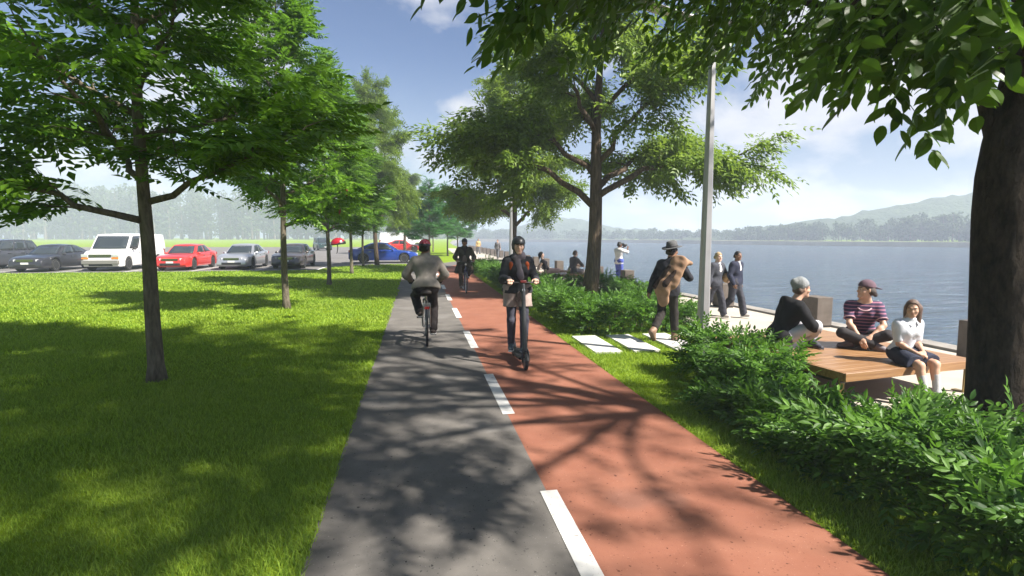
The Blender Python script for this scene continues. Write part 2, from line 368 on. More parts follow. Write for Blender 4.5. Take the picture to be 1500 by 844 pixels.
# far hills (solid ridges standing behind the wooded bank)
def ridge(name, prof, d, depth, m, seed):
    r = np.random.default_rng(seed); n = len(prof); rows = []
    xs = [p[0] for p in prof]; N = 90; px = np.linspace(xs[0], xs[-1], N); hh = np.interp(px, xs, [p[1] for p in prof])
    K = 12; mb = MB(); grid = []
    for i in range(N):
        x, y, z = far(px[i], d, hh[i]); dirv = nrm((x, y, 0)); ring = []
        for j in range(K+1):
            t = j/K*2-1; h = max(0, z)*(cos(t*pi/2)**1.3)
            jit = .5*r.normal() if 0 < j < K else 0
            ring.append((x+dirv[0]*t*depth, y+dirv[1]*t*depth, max(-.1, h+jit*min(1, h*.3))))
        grid.append(ring)
    mb.loft(grid, cap=False, closed=False); return mb.build(name, m, smooth=True, angle=180, kind='structure')
hill_m = ground_mat('wooded_hillside', [(.3, (.03, .05, .022)), (.7, (.07, .095, .045))], .12, 10, 1.0, .5, 2, .95)
ridge('hill', [(640, 347), (700, 341), (745, 335), (775, 328), (800, 321.5), (822, 319), (850, 321), (872, 327), (900, 334), (960, 338), (1040, 342), (1110, 347)], 430, 50, hill_m, 1)
ridge('hill', [(1000, 347), (1060, 341), (1120, 334), (1180, 324), (1240, 316), (1290, 306), (1340, 297), (1380, 289), (1420, 283), (1480, 275), (1560, 268), (1680, 272), (1800, 300), (1900, 347)], 290, 45, hill_m, 2)

# ------------------------------------------------------------------ foliage
def tris_of(faces):
    out = []
    for f in faces:
        for i in range(1, len(f)-1): out.append((f[0], f[i], f[i+1]))
    return np.array(out, int)
KITE_V = A((0, 0, 0), (.42, .26, .05), (1, 0, -.10), (.42, -.26, .05)); KITE_F = tris_of([(0, 2, 1), (0, 3, 2)])
LEAF_V = A((0, 0, 0), (.22, .17, .04), (.55, .21, .03), (.82, .10, -.04), (1, 0, -.14), (.82, -.10, -.04), (.55, -.21, .03), (.22, -.17, .04), (.25, 0, 0), (.55, 0, -.015), (.82, 0, -.075))
LEAF_F = tris_of([(0, 8, 1), (8, 9, 2, 1), (9, 10, 3, 2), (10, 4, 3), (0, 7, 8), (8, 7, 6, 9), (9, 6, 5, 10), (10, 5, 4)])
FINE_Y = ((.10, .095), (.25, .175), (.45, .215), (.65, .185), (.83, .105), (.94, .04))
FINE_V = np.array([(0, 0, 0)]+[(x, y, .04-.16*x*x+.012) for x, y in FINE_Y]+[(1, 0, -.16)]+[(x, -y, .04-.16*x*x+.012) for x, y in FINE_Y]+[(x, 0, -.14*x*x) for x, y in FINE_Y])
_k = len(FINE_Y)
FINE_F = tris_of([(0, 2*_k+2, 1), (0, _k+2, 2*_k+2)]+[(2*_k+2+i, 2*_k+3+i, 2+i, 1+i) for i in range(_k-1)]+[(2*_k+2+i, _k+2+i, _k+3+i, 2*_k+3+i) for i in range(_k-1)]+[(3*_k+1, _k+1, _k), (3*_k+1, 2*_k+1, _k+1)])
def frond(n, leaf_len, leaf_w, base=.15, splay=62, droop=.18, lv=KITE_V, lf=KITE_F, taper=.55, tip=1.0):
    """pinnate leaf of unit length: n pairs of leaflets plus one at the tip"""
    V = []; F = []; b = 0
    def put(px, ang, L, sgn):
        nonlocal b
        a = rad(ang)*sgn; ca, sa = cos(a), sin(a); v = lv*np.array([L, L*leaf_w/.5, L]); z0 = -droop*px*px
        w = np.stack([px+v[:, 0]*ca-v[:, 1]*sa, v[:, 0]*sa+v[:, 1]*ca, v[:, 2]+z0+.10*L-.25*abs(v[:, 0]*sa)], 1)
        V.append(w); F.append(lf+b); b += len(lv)
    for i in range(n):
        t = base+(1-base)*(i/n); L = leaf_len*(1-(1-taper)*(i/max(1, n-1))**1.5)*(.75 if i == 0 else 1)
        put(t, splay-12*i/n, L, 1); put(t+.02, splay-12*i/n, L, -1)
    put(.97, 0, leaf_len*tip, 1)
    return np.concatenate(V), np.concatenate(F)
def scatter_leaves(name, tv, tf, P, D, Nn, S, jit=0.0):
    """instances of a leaf template (tv,tf) at P, growing along D, normal near Nn, size S -> one mesh"""
    n = len(P); D = D/np.linalg.norm(D, axis=1, keepdims=True)
    Nn = Nn-D*np.sum(Nn*D, 1, keepdims=True); Nn /= np.linalg.norm(Nn, axis=1, keepdims=True)+1e-9
    B = np.cross(Nn, D)
    V = P[:, None, :]+S[:, None, None]*(tv[None, :, 0:1]*D[:, None, :]+tv[None, :, 1:2]*B[:, None, :]+tv[None, :, 2:3]*Nn[:, None, :])
    F = tf[None]+(np.arange(n)*len(tv))[:, None, None]
    return np_mesh(name, V.reshape(-1, 3), F.reshape(-1, 3))
def rot_about(v, ax, a):
    ax = nrm(ax); return v*cos(a)+np.cross(ax, v)*sin(a)+ax*np.dot(ax, v)*(1-cos(a))

def bow(p0, p1, lift, k=6, wob=.03, r=None):
    """curved limb from p0 to p1: rises (or sags) by lift in the middle"""
    p0 = np.asarray(p0, float); p1 = np.asarray(p1, float); L = np.linalg.norm(p1-p0); out = []
    for i in range(k+1):
        t = i/k; q = p0+(p1-p0)*t+A(0, 0, lift*4*t*(1-t)*.5)
        if 0 < i < k: q = q+r.normal(0, wob*L, 3)*A(1, 1, .6)
        out.append(q)
    return out
def along(path, t):
    k = len(path)-1; f = min(t*k, k-1e-6); i = int(f); u = f-i
    return path[i]*(1-u)+path[i+1]*u, nrm(path[i+1]-path[i])
def grow(r, trunk, r0, limbs, nsub=6, ntwig=4, sub_f=.42, twig_l=.45, leaf_step=.12, sub_up=.12, twig_droop=-.05, min_t=.22, tipr=.012, trunk_r=None, sides=10, limb_f=.42, sub_var=.22, tw_var=.3):
    """trunk: polyline. limbs: list of polylines. Returns wood MeshBuilder and leaf stations (P, D)."""
    mb = MB(); k = len(trunk)
    tr = trunk_r or [r0*(1-.78*(i/(k-1))**.9) for i in range(k)]
    mb.tube(trunk, tr, sides); P = []; D = []
    ztr = [p[2] for p in trunk]
    for li, lb in enumerate(limbs):
        L = sum(np.linalg.norm(lb[i+1]-lb[i]) for i in range(len(lb)-1))
        rb = max(.016, limb_f*float(np.interp(lb[0][2], ztr, tr))+.006*L)
        rb = min(rb, .7*float(np.interp(lb[0][2], ztr, tr)))
        kk = len(lb); mb.tube(lb, [rb*(1-.8*i/(kk-1))+.004 for i in range(kk)], 7)
        ns = max(3, int(round(nsub*L/2.0)))
        for s in range(ns+1):
            t = min_t+(1-min_t)*s/ns
            q, d = along(lb, min(t, .999)); side = 1 if s % 2 else -1
            if s == ns: sd = d; sl = L*sub_f*.55
            else:
                a = rad(r.uniform(35, 75))*side; sd = rot_about(d, A(0, 0, 1), a); sd = nrm(sd+A(0, 0, r.normal(sub_up, sub_var))); sl = L*sub_f*(1-.5*t)*r.uniform(.7, 1.25)
            sl = max(.35, sl)
            sp = bow(q, q+sd*sl, r.uniform(-.06, .1)*sl, 3, .05, r); mb.tube(sp, [max(.006, rb*.3*(1-.7*i/3)) for i in range(4)], 4, cap=False)
            nt = max(2, int(round(ntwig*sl/.8)))
            for w in range(nt+1):
                tt = .2+.8*w/nt; qq, dd = along(sp, min(tt, .999)); sg = 1 if w % 2 else -1
                td = dd if w == nt else nrm(rot_about(dd, A(0, 0, 1), rad(r.uniform(30, 80))*sg)+A(0, 0, r.normal(.05, tw_var)))
                tl = twig_l*r.uniform(.6, 1.3); tp = bow(qq, qq+td*tl+A(0, 0, twig_droop), 0, 2, .04, r)
                mb.tube(tp, [.005, .004, .002], 3, cap=False)
                m = max(2, int(tl/leaf_step))
                for j in range(m+1):
                    p, dv = along(tp, min((j+.3)/(m+.3), .999)); P.append(p); D.append(dv)
    return mb, np.array(P), np.array(D)

def thicken(r, P, D, k, j):
    if k <= 1: return P, D
    n = len(P); P2 = np.repeat(P, k, 0); D2 = np.repeat(D, k, 0); off = r.normal(0, 1, (n*k, 3))*A(j, j, j*.6); off[::k] = 0
    return P2+off, D2

def spread_dirs(r, D, out=.8, vert=(0., .3), cen=None, P=None):
    n = len(D); a = r.uniform(-1.3, 1.3, n); ca, sa = np.cos(a), np.sin(a)
    X = np.stack([D[:, 0]*ca-D[:, 1]*sa, D[:, 0]*sa+D[:, 1]*ca, D[:, 2]*.4+r.normal(vert[0], vert[1], n)], 1)
    if P is not None:
        o = P-cen; o[:, 2] = 0; o /= np.linalg.norm(o, axis=1, keepdims=True)+1e-6; X += out*o
    return X

bark_young = bark_mat('bark_young', (.075, .062, .045), (.20, .17, .13), 10, .25, .6)
bark_lake = bark_mat('bark_lakeside', (.035, .026, .019), (.15, .11, .078), 8, .16, .9)
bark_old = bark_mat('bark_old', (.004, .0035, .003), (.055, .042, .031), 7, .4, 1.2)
leaf_row = leaf_mat('leaf_row_tree', (.020, .070, .006), (.150, .275, .022), (.22, .46, .035), .32)
leaf_lake = leaf_mat('leaf_lakeside_tree', (.045, .095, .012), (.185, .270, .036), (.34, .50, .055), .34)
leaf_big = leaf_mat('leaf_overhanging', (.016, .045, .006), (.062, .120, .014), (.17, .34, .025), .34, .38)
leaf_hedge = leaf_mat('leaf_hedge', (.016, .055, .009), (.120, .245, .034), (.18, .40, .04), .30, .45)
leaf_far = leaf_mat('leaf_far_young', (.025, .10, .025), (.07, .19, .05), (.13, .36, .07), .36)
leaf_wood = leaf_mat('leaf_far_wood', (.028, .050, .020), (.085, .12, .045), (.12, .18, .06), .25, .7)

def row_tree_mesh(seed, H=8.1, R=2.15):
    r = np.random.default_rng(seed)
    trunk = [A(.02*sin(i*1.3)*i*.35, .03*sin(i*.9+1), H*.98*i/9) for i in range(10)]
    trunk[0] = A(0, 0, -.08); trunk.insert(1, A(.005, .005, .22))
    limbs = []; n = 19
    for i in range(n):
        t = i/(n-1); h = 2.15+(H-2.9)*t**1.05; az = i*2.3999+seed
        L = R*(1-.80*t**1.5)*r.uniform(.85, 1.12); el = rad(24+26*t+r.uniform(-6, 6))
        if i < 4: L *= r.uniform(.95, 1.15)
        x0, y0 = np.interp(h, [p[2] for p in trunk], [p[0] for p in trunk]), np.interp(h, [p[2] for p in trunk], [p[1] for p in trunk])
        p0 = A(x0, y0, h); p1 = p0+A(cos(az)*L*cos(el), sin(az)*L*cos(el), L*sin(el))
        limbs.append(bow(p0, p1, -.05*L, 6, .02, r))
    limbs.append(bow(trunk[-2], trunk[-1]+A(.1, .1, .35), 0, 4, .02, r))
    mb, P, D = grow(r, trunk, .098, limbs, nsub=5.2, ntwig=3.4, min_t=.28, sub_f=.42, twig_l=.42, leaf_step=.17, sub_up=.02, twig_droop=-.03,
                    trunk_r=[.150, .104, .093, .084, .075, .066, .055, .044, .033, .022, .012])
    print('row', len(P)); P, D = thicken(r, P, D, 3, .11)
    cen = A(0, 0, 4)
    X = spread_dirs(r, D, .55, (-.10, .22), cen, P.copy()); n = len(P)
    Nn = np.stack([r.normal(.15, .45, n), r.normal(-.12, .45, n), np.ones(n)], 1)
    tv, tf = frond(5, .36, .52, base=.14, splay=58, droop=.22, taper=.6)
    cm = scatter_leaves('row_tree_crown', tv, tf, P, X, Nn, r.uniform(.36, .56, n))
    wm = mb.build('tmp', bark_young, smooth=True, angle=180); me = wm.data; bpy.data.objects.remove(wm)
    return me, cm, [P[i] for i in r.choice(n, 7, replace=False)]

def lake_tree_mesh(seed, H=11.8, R=3.75):
    r = np.random.default_rng(seed)
    trunk = [A(.10*sin(i*.8+.4)+(.05*i if i < 6 else .3), .05*sin(i*1.1), H*.86*i/10) for i in range(11)]
    trunk[0] = A(0, 0, -.1)
    limbs = [bow(A(.06, 0, 3.0), A(4.3, -.9, 4.1), 1.0, 8, .02, r), bow(A(.05, 0, 2.85), A(-3.6, .6, 4.5), .7, 8, .02, r)]; n = 15
    for i in range(n):
        t = i/(n-1); h = 3.3+(H-5.2)*t**1.1; az = .5+i*2.3999
        L = R*(1-.42*t**2.2)*r.uniform(.85, 1.1); el = rad(27+36*t+r.uniform(-7, 7))
        x0 = np.interp(h, [p[2] for p in trunk], [p[0] for p in trunk]); y0 = np.interp(h, [p[2] for p in trunk], [p[1] for p in trunk])
        p0 = A(x0, y0, h); p1 = p0+A(cos(az)*L*cos(el), sin(az)*L*cos(el), L*sin(el))
        limbs.append(bow(p0, p1, .16*L, 7, .030, r))
    limbs.append(bow(trunk[-1], trunk[-1]+A(.3, .2, H*.15), 0, 4, .03, r))
    mb, P, D = grow(r, trunk, .24, limbs, nsub=4.6, ntwig=4.4, min_t=.36, sub_f=.38, twig_l=.60, leaf_step=.095, sub_up=.0, twig_droop=-.18, sub_var=.5, tw_var=.55,
                    trunk_r=[.27, .225, .205, .19, .165, .14, .115, .09, .07, .05, .03], sides=12)
    print('lake', len(P)); P, D = thicken(r, P, D, 3, .19)
    cen = A(0, 0, 6); n = len(P)
    X = spread_dirs(r, D, .35, (-.35, .30), cen, P.copy())
    Nn = np.stack([r.normal(.45, .55, n), r.normal(-.40, .55, n), np.ones(n)], 1)
    tv, tf = frond(2, .50, .46, base=.10, splay=50, droop=.25, taper=.95)
    cm = scatter_leaves('lakeside_tree_crown', tv, tf, P, X, Nn, r.uniform(.28, .42, n))
    wm = mb.build('tmp', bark_lake, smooth=True, angle=180); me = wm.data; bpy.data.objects.remove(wm)
    return me, cm, None

def set_mat(o, m):
    o.material_slots[0].link = 'OBJECT'; o.material_slots[0].material = m
def make_tree(name, meshes, loc, rz, sc, label, group, bark, leaf, fruit=None):
    root = empty(name, loc, rz, label, 'tree', group); root.scale = (sc, sc, sc)
    link('trunk', meshes[0], [], root); link('crown', meshes[1], [], root)
    if fruit:
        for p in meshes[2]:
            mb = MB(); mb.lathe([(.012, .02), (.035, 0), (.045, -.05), (.038, -.11), (.018, -.17), (.004, -.2)], p, n=8); mb.build('fruit_cluster', fruit, root, smooth=True)
    return root
fruit_m = plain('red_fruit', (.20, .012, .015), .7, var=.4, vscale=60, bump=.6, bscale=90)
rm = row_tree_mesh(3); rm[0].materials.append(bark_young); rm[1].materials.append(leaf_row)
row0 = make_tree('row_tree', rm, (-3.42, 7.6, 0), rad(40), .97, 'nearest young tree of the lawn row, its trunk in front of the white van', 'young trees in a row along the lawn', None, None, fruit_m)
for x, y, rz, s, lab in ((-3.42, 14.75, 160, 1.0, 'second tree of the lawn row, its trunk in front of the brown sedan'),
                         (-3.40, 21.6, 265, .96, 'third tree of the lawn row, slim trunk between the brown sedan and floating helmet'),
                         (-3.30, 28.0, 20, .98, 'fourth tree of the lawn row, slim trunk just left of the blue sedan'),
                         (-3.35, 34.5, 110, .9, 'last slim young tree of the lawn row, trunk crossing the blue sedan')):
    c = copy_tree(row0); c.location = (x, y, 0); c.rotation_euler.z = rad(rz); c.scale = (s*.86, s*.86, s); c['label'] = lab
lm = lake_tree_mesh(8); lm[0].materials.append(bark_lake); lm[1].materials.append(leaf_lake)
lake0 = make_tree('lakeside_tree', lm, (5.23, 15.8, 0), rad(0), 1.0, 'broad tree standing in the clipped hedges, thick trunk left of the photographer', 'broad trees along the promenade', None, None)
def lake_copy(x, y, rz, s, lab, group='broad trees along the promenade'):
    c = copy_tree(lake0); c.location = (x, y, 0); c.rotation_euler.z = rad(rz); c.scale = (s, s, s); c['label'] = lab; c['group'] = group; return c
lake_copy(5.15, 27.8, 130, .86, 'broad tree behind the scooter rider, its trunk beside the far street lamp')
lake_narrow = lake_copy(-2.55, 35.2, 215, .9, 'broad pale olive tree with a thick trunk in front of the blue sedan', 'broad trees by the car park')
lake_narrow.scale = (.62, .62, .95)
lake_copy(-1.3, 58, 80, .72, 'pale olive tree far behind the blue sedan, beside the long white van', 'broad trees by the car park')
for x, y, rz, s, lab in ((1.0, 45.0, 20, .82, 'small green tree right of the first cyclist, leftmost of the far group'),
                         (2.9, 52.0, 140, .85, 'small green tree in the middle of the far group past the bend'),
                         (4.3, 58.0, 240, .88, 'small green tree above the oncoming cyclist, rightmost of the far group'),
                         (1.9, 66.0, 300, .9, 'most distant small green tree of the far group, behind the others')):
    c = copy_tree(row0); c.location = (x, y, 0); c.rotation_euler.z = rad(rz); c.scale = (s, s, s*.9); c['label'] = lab; c['group'] = 'small green trees beyond the path bend'; c.name = 'small_tree'
    for ch in list(c.children):
        if ch.name.startswith('crown'): set_mat(ch, leaf_far)
        if ch.name.startswith('fruit'): bpy.data.objects.remove(ch)

# the old tree on the right whose boughs hang over the path
def old_tree():
    r = np.random.default_rng(21)
    root = empty('old_tree', (4.80, 3.62, 0), 0, 'old thick barked tree right of the bench, leafy boughs overhanging the path', 'tree')
    B = A(4.80, 3.62, 0)
    trunk = [A(.18, -.03, -.1), A(.09, -.01, .25), A(.04, 0, .7), A(0, 0, 1.2), A(-.04, .01, 1.8), A(-.08, .02, 2.4), A(-.02, .0, 2.9), A(.14, 0, 3.8), A(.3, .1, 4.8), A(.3, .1, 6.0), A(.2, .2, 7.4)]
    tr = [.36, .27, .232, .220, .214, .208, .18, .125, .09, .065, .04]
    def lim(p0, p1, lift=.1, k=7): return bow(A(*p0), A(*p1)-B, lift*np.linalg.norm(A(*p1)-B), k, .02, r)
    limbs = [bow(A(-.06, .0, 2.35), A(-.75, .35, 4.6), .02, 6, .01, r)]
    limbs += [lim((-.3, .1, 3.0), (.9, 3.8, 4.6), .10), lim((-.35, .15, 3.3), (1.5, 5.4, 5.4), .10), lim((-.1, .1, 3.0), (2.9, 6.4, 5.1), .1), lim((.1, .1, 3.2), (4.7, 7.0, 5.3), .1),
              lim((-.05, -.1, 2.9), (2.5, 2.5, 3.75), .12), lim((.05, -.1, 3.0), (1.0, 1.2, 4.5), .1), lim((.1, -.1, 3.1), (2.6, -.6, 4.3), .1),
              lim((.15, -.1, 3.3), (5.0, -.2, 4.5), .1), lim((.2, 0, 4.0), (7.4, 1.6, 6.4), .1),
              lim((.25, .1, 4.6), (1.6, 3.0, 5.9), .06), lim((.25, .1, 4.9), (3.8, 6.4, 6.6), .06), lim((.3, .1, 5.2), (6.6, 5.2, 6.8), .06), lim((.3, .1, 5.0), (3.4, .9, 6.4), .06),
              lim((.25, .15, 6), (2.6, 3.0, 7.4), .05), lim((.25, .15, 6.4), (5.2, 5.2, 8.0), .05), lim((.2, .2, 7.0), (4.9, 3.4, 8.6), .05), lim((-.2, 0, 3.4), (-.6, 2.4, 5.2), .1), lim((-.2, 0, 3.4), (-.9, 4.4, 5.6), .1),
              lim((.1, .1, 4.0), (-1.4, 3.4, 6.2), .08), lim((.2, .1, 4.4), (-.6, 1.0, 6.6), .08), lim((.2, .1, 4.4), (1.2, -.9, 6.4), .08), lim((.25, .1, 4.6), (-.2, 5.6, 7.0), .08), lim((.25, .1, 4.8), (1.6, 7.2, 7.2), .08), lim((.25, .1, 5.0), (.2, 2.6, 7.8), .08), lim((.25, .1, 5.2), (1.4, 4.6, 8.0), .08), lim((.25, .1, 5.2), (1.8, .8, 7.9), .08)]  # boughs added above the view so that their shade covers the lawn
    mb, P, D = grow(r, trunk, .25, limbs, nsub=3.4, ntwig=2.6, sub_f=.36, twig_l=.6, leaf_step=.22, sub_up=.03, twig_droop=-.14, min_t=.34, trunk_r=tr, sides=18, limb_f=.22)
    keep = ~((P[:, 2] > 3.8) & (P[:, 2] < 5.4) & (P[:, 0] > -2.6) & (r.random(len(P)) < .5)); P, D = P[keep], D[keep]
    up = (P[:, 2] > 5.1) & (P[:, 0] < -.6); Pu, Du = thicken(r, P[up], D[up], 3, .24); P = np.vstack([P, Pu]); D = np.vstack([D, Du])  # unseen upper crown thickened to deepen the shade on the lawn
    # drooping sprays: low sprigs hanging below the boughs over the path and beside the trunk
    SP = []
    for p, nn, sp in (((2.35, 2.2, 2.78), 10, .20), ((2.2, 1.9, 2.74), 7, .18), ((2.5, 2.5, 3.0), 9, .24), ((2.45, 1.85, 2.85), 6, .16), ((3.0, 2.7, 3.15), 7, .3), ((2.55, 2.25, 2.62), 5, .12),
                      ((1.0, 3.4, 3.40), 9, .35), ((.75, 3.3, 3.22), 7, .16), ((1.5, 3.6, 3.50), 9, .4), ((2.1, 4.4, 3.58), 9, .45), ((2.6, 4.7, 3.62), 9, .45), ((3.2, 4.9, 3.66), 9, .45), ((3.8, 5.0, 3.62), 9, .45), ((4.3, 4.9, 3.62), 8, .4),
                      ((.35, 3.5, 3.55), 5, .25), ((3.4, 3.9, 3.45), 8, .4), ((2.7, 3.5, 3.40), 8, .4)):
        for _ in range(nn): SP.append(A(*p)-B+A(r.normal(0, sp), r.normal(0, sp), abs(r.normal(0, sp*.5))))
    SPd = []
    for q in SP:
        a = nrm(A(q[0], q[1], 0))*r.uniform(.2, .55)+A(r.normal(0, .15), r.normal(0, .15), r.uniform(-.45, -.1)); tp = [q-a*.9+A(0, 0, .22), q-a*.3+A(0, 0, .12), q+a*.25]
        mb.tube(tp, [.006, .005, .003], 4, cap=False)
        for t in (.1, .35, .6, .8, .97): p, d = along(tp, t); P = np.vstack([P, p]); D = np.vstack([D, d])
    print('old', len(P)); P, D = thicken(r, P, D, 1, .12)
    n = len(P); X = spread_dirs(r, D, .35, (-.45, .32), A(0, 0, 4), P.copy())
    Nn = np.stack([r.normal(0, .5, n), r.normal(0, .5, n), np.ones(n)], 1)
    tv, tf = frond(3, .40, .52, base=.12, splay=50, droop=.35, lv=FINE_V, lf=FINE_F, taper=.95)
    cm = scatter_leaves('crown', tv, tf, P, X, Nn, r.uniform(.24, .35, n))
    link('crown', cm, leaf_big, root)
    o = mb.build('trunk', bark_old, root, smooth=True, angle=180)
    # burrs and ridged bark on the big trunk
    sub = o.modifiers.new('sub', 'SUBSURF'); sub.levels = 1; sub.render_levels = 1
    # exposed fluted base
    return root
old_tree()
# the lawn's near shade comes from boughs added out of view on the old tree
# ------------------------------------------------------------------ hedges
def hedge(label, rects, h, seed, n_m2=120, size=(.22, .36), edge_round=.25, kind='lobed', group=None, name='hedge', leafmat=None):
    r = np.random.default_rng(seed); P = []; Dd = []; Nn = []
    cx = np.mean([(q[0]+q[1])/2 for q in rects]); cyy = np.mean([(q[2]+q[3])/2 for q in rects])
    root = empty(name, (cx, cyy, 0), 0, label, 'hedge', group)
    stems = MB()
    def hz(x, y): return h*(.84+.13*sin(x*3.1+seed)*sin(y*3.4+seed*1.7)+.12*sin(y*5.2+seed*.7+x)+.08*sin(x*7+y*6.1+seed))
    for (x0, x1, y0, y1, *hf) in rects:
        hk = hf[0] if hf else 1.0
        w, l = x1-x0, y1-y0; area = w*l; nt = int(area*n_m2); ns = int(2*(w+l)*h*n_m2*1.0)
        x = r.uniform(x0, x1, nt); y = r.uniform(y0, y1, nt)
        for a, b in zip(x, y):
            e = min(a-x0, x1-a, b-y0, y1-b); z = hk*hz(a, b)-max(0, edge_round-e)**2/edge_round*.7-abs(r.normal(0, .07))
            ox = ((a-x0 < edge_round)*-1+(x1-a < edge_round)*1); oy = ((b-y0 < edge_round)*-1+(y1-b < edge_round)*1)
            P.append((a, b, z-.10)); Dd.append((r.normal(0, .55)+ox*.5, r.normal(0, .55)+oy*.5, r.uniform(.05, .9))); Nn.append((r.normal(0, .35)-ox*.2, r.normal(0, .35)-oy*.2, 1.0))
        for _ in range(ns):
            s = r.uniform(0, 2*(w+l)); 
            if s < w: a, b, o = x0+s, y0, (0, -1)
            elif s < w+l: a, b, o = x1, y0+s-w, (1, 0)
            elif s < 2*w+l: a, b, o = x0+s-w-l, y1, (0, 1)
            else: a, b, o = x0, y0+s-2*w-l, (-1, 0)
            if any(q[0]+.05 < a+o[0]*.06 < q[1]-.05 and q[2]+.05 < b+o[1]*.06 < q[3]-.05 for q in rects): continue
            z = r.uniform(.10, .95)*hz(a, b)*hk; k = abs(r.normal(0, .09)); bulge = .06*sin(a*5+b*4+z*9)
            P.append((a-o[0]*(k-bulge), b-o[1]*(k-bulge), z)); Dd.append((o[0]*r.uniform(.4, 1)+r.normal(0, .5), o[1]*r.uniform(.4, 1)+r.normal(0, .5), r.uniform(-.25, .8))); Nn.append((o[0]*.5+r.normal(0, .3), o[1]*.5+r.normal(0, .3), .8))
        for _ in range(int(area*9)):
            a, b = r.uniform(x0+.1, x1-.1), r.uniform(y0+.1, y1-.1); zt = hz(a, b)*.85*hk
            stems.tube([(a, b, -.02), (a+r.normal(0, .05), b+r.normal(0, .05), zt*.5), (a+r.normal(0, .12), b+r.normal(0, .12), zt)], [.012, .009, .004], 4, cap=False)
    P = np.array(P)-A(cx, cyy, 0); Dd = np.array(Dd); Nn = np.array(Nn)
    tv, tf = frond(4, .40, .46, base=.08, splay=46, droop=.22, lv=LEAF_V if kind == 'lobed' else KITE_V, lf=LEAF_F if kind == 'lobed' else KITE_F, taper=.8, tip=.95)
    cm = scatter_leaves('foliage', tv, tf, P, Dd, Nn, r.uniform(size[0], size[1], len(P)))
    link('foliage', cm, leafmat or leaf_hedge, root)
    for v in range(len(stems.v)): x, y, z = stems.v[v]; stems.v[v] = (x-cx, y-cyy, z)
    so_ = stems.build('stems', bark_young, root); so_['kind'] = 'stuff'
    return root
hedge('leafy dark hedge in the right foreground along the edge of the red path', [(3.12, 4.0, .6, 3.7), (3.12, 3.85, 3.6, 5.4, .58), (3.9, 4.42, .6, 3.2)], .66, 1, 230, (.16, .29))
hedge('bushy hedge at the foot of the near lamp post, beside the timber bench', [(3.62, 4.5, 5.75, 6.75), (3.45, 4.15, 5.1, 5.85)], .66, 2, 240, (.15, .25))
hedge('low leafy hedge under the front edge of the bench, left of the old trunk', [(4.62, 5.3, 3.95, 4.5)], .36, 3, 260, (.13, .22))
hedge('clipped hedge running along the red path behind the scooter rider', [(2.98, 3.9, 11.4, 29.5)], .70, 4, 150, (.15, .23), kind='kite')
hedge('bright green hedge beside the stepping slabs, left of the man with the hat', [(3.05, 5.45, 9.75, 11.45)], .70, 5, 190, (.16, .26), kind='kite')
hedge('clipped hedge behind the broad tree trunk, in front of the photographer', [(4.1, 6.55, 16.8, 17.9), (6.0, 6.7, 13.8, 17.0)], .62, 6, 170, (.15, .23), kind='kite')

# ------------------------------------------------------------------ grass blades
def in_poly(x, y, poly):
    ins = np.zeros(len(x), bool); j = len(poly)-1
    for i in range(len(poly)):
        xi, yi = poly[i]; xj, yj = poly[j]
        c = ((yi > y) != (yj > y)) & (x < (xj-xi)*(y-yi)/(yj-yi+1e-12)+xi); ins ^= c; j = i
    return ins
def grass():
    r = np.random.default_rng(4); X = []; Y = []; Wd = []; Ht = []
    def ring(y0, y1, xl, xr, dens, w, h):
        n = int((y1-y0)*(xr-xl)*dens); x = r.uniform(xl, xr, n); y = r.uniform(y0, y1, n)
        # keep only the visible wedge (with a margin for a step to the side)
        k = (x > -1.05*y-1.6) & (x < 1.75*y+1.5); x, y = x[k], y[k]
        X.append(x); Y.append(y); Wd.append(np.full(len(x), w)); Ht.append(np.full(len(x), h))
    ring(1.8, 4.5, -6.5, -.66, 5200, .0055, .055); ring(4.5, 7.5, -9.5, -.66, 2600, .008, .06); ring(7.5, 12, -14, -.66, 1100, .013, .065)
    ring(12, 19, -21, -.66, 420, .024, .07); ring(19, 31, -34, -.7, 150, .045, .075); ring(31, 36.8, -5.4, -.8, 120, .05, .08)
    ring(1.8, 5.6, 2.58, 4.34, 4200, .0060, .06); ring(5.6, 9.9, 2.58, 5.74, 2300, .008, .06); ring(9.9, 18, 2.6, 6.6, 700, .015, .07)
    x = np.concatenate(X); y = np.concatenate(Y); w = np.concatenate(Wd); h = np.concatenate(Ht)
    bad = in_poly(x, y, PIN[:13]+[(30, 60), (30, -20)]) | in_poly(x, y, LOT) | ((x > 2.58-1) & (x < 2.58+.008*np.maximum(0, y-6))) & (x < 2.58+.008*np.maximum(0, y-6))*(x > 1)
    for s in SLABS: bad |= in_poly(x, y, s)
    k = ~bad; x, y, w, h = x[k], y[k], w[k], h[k]
    n = len(x); h = h*r.uniform(.5, 1.25, n)*(.8+.25*np.sin(x*1.7)*np.sin(y*1.3)); a = r.uniform(0, 2*pi, n); lean = r.uniform(.25, 1.15, n)*h; la = r.uniform(0, 2*pi, n)
    ca, sa = np.cos(a)*w/2, np.sin(a)*w/2; lx, ly = np.cos(la)*lean, np.sin(la)*lean
    z0 = np.zeros(n)-.004
    V = np.stack([np.stack([x-ca, y-sa, z0], 1), np.stack([x+ca, y+sa, z0], 1), np.stack([x-ca*.75+lx*.35, y-sa*.75+ly*.35, h*.6], 1), np.stack([x+ca*.75+lx*.35, y+sa*.75+ly*.35, h*.6], 1), np.stack([x+lx, y+ly, h*.95], 1)], 1).reshape(-1, 3)
    b = (np.arange(n)*5)[:, None]
    F = np.concatenate([b+[0, 1, 3], b+[0, 3, 2], b+[2, 3, 4]], 0)
    o = link('grass', np_mesh('grass', V, F), patchy(leaf_mat('grass_blade', (.085, .175, .012), (.30, .415, .046), (.38, .57, .040), .34, .6), (.34, .37, .08), .3)); tag(o, 'short green lawn grass on both sides of the path', 'grass', kind='stuff')
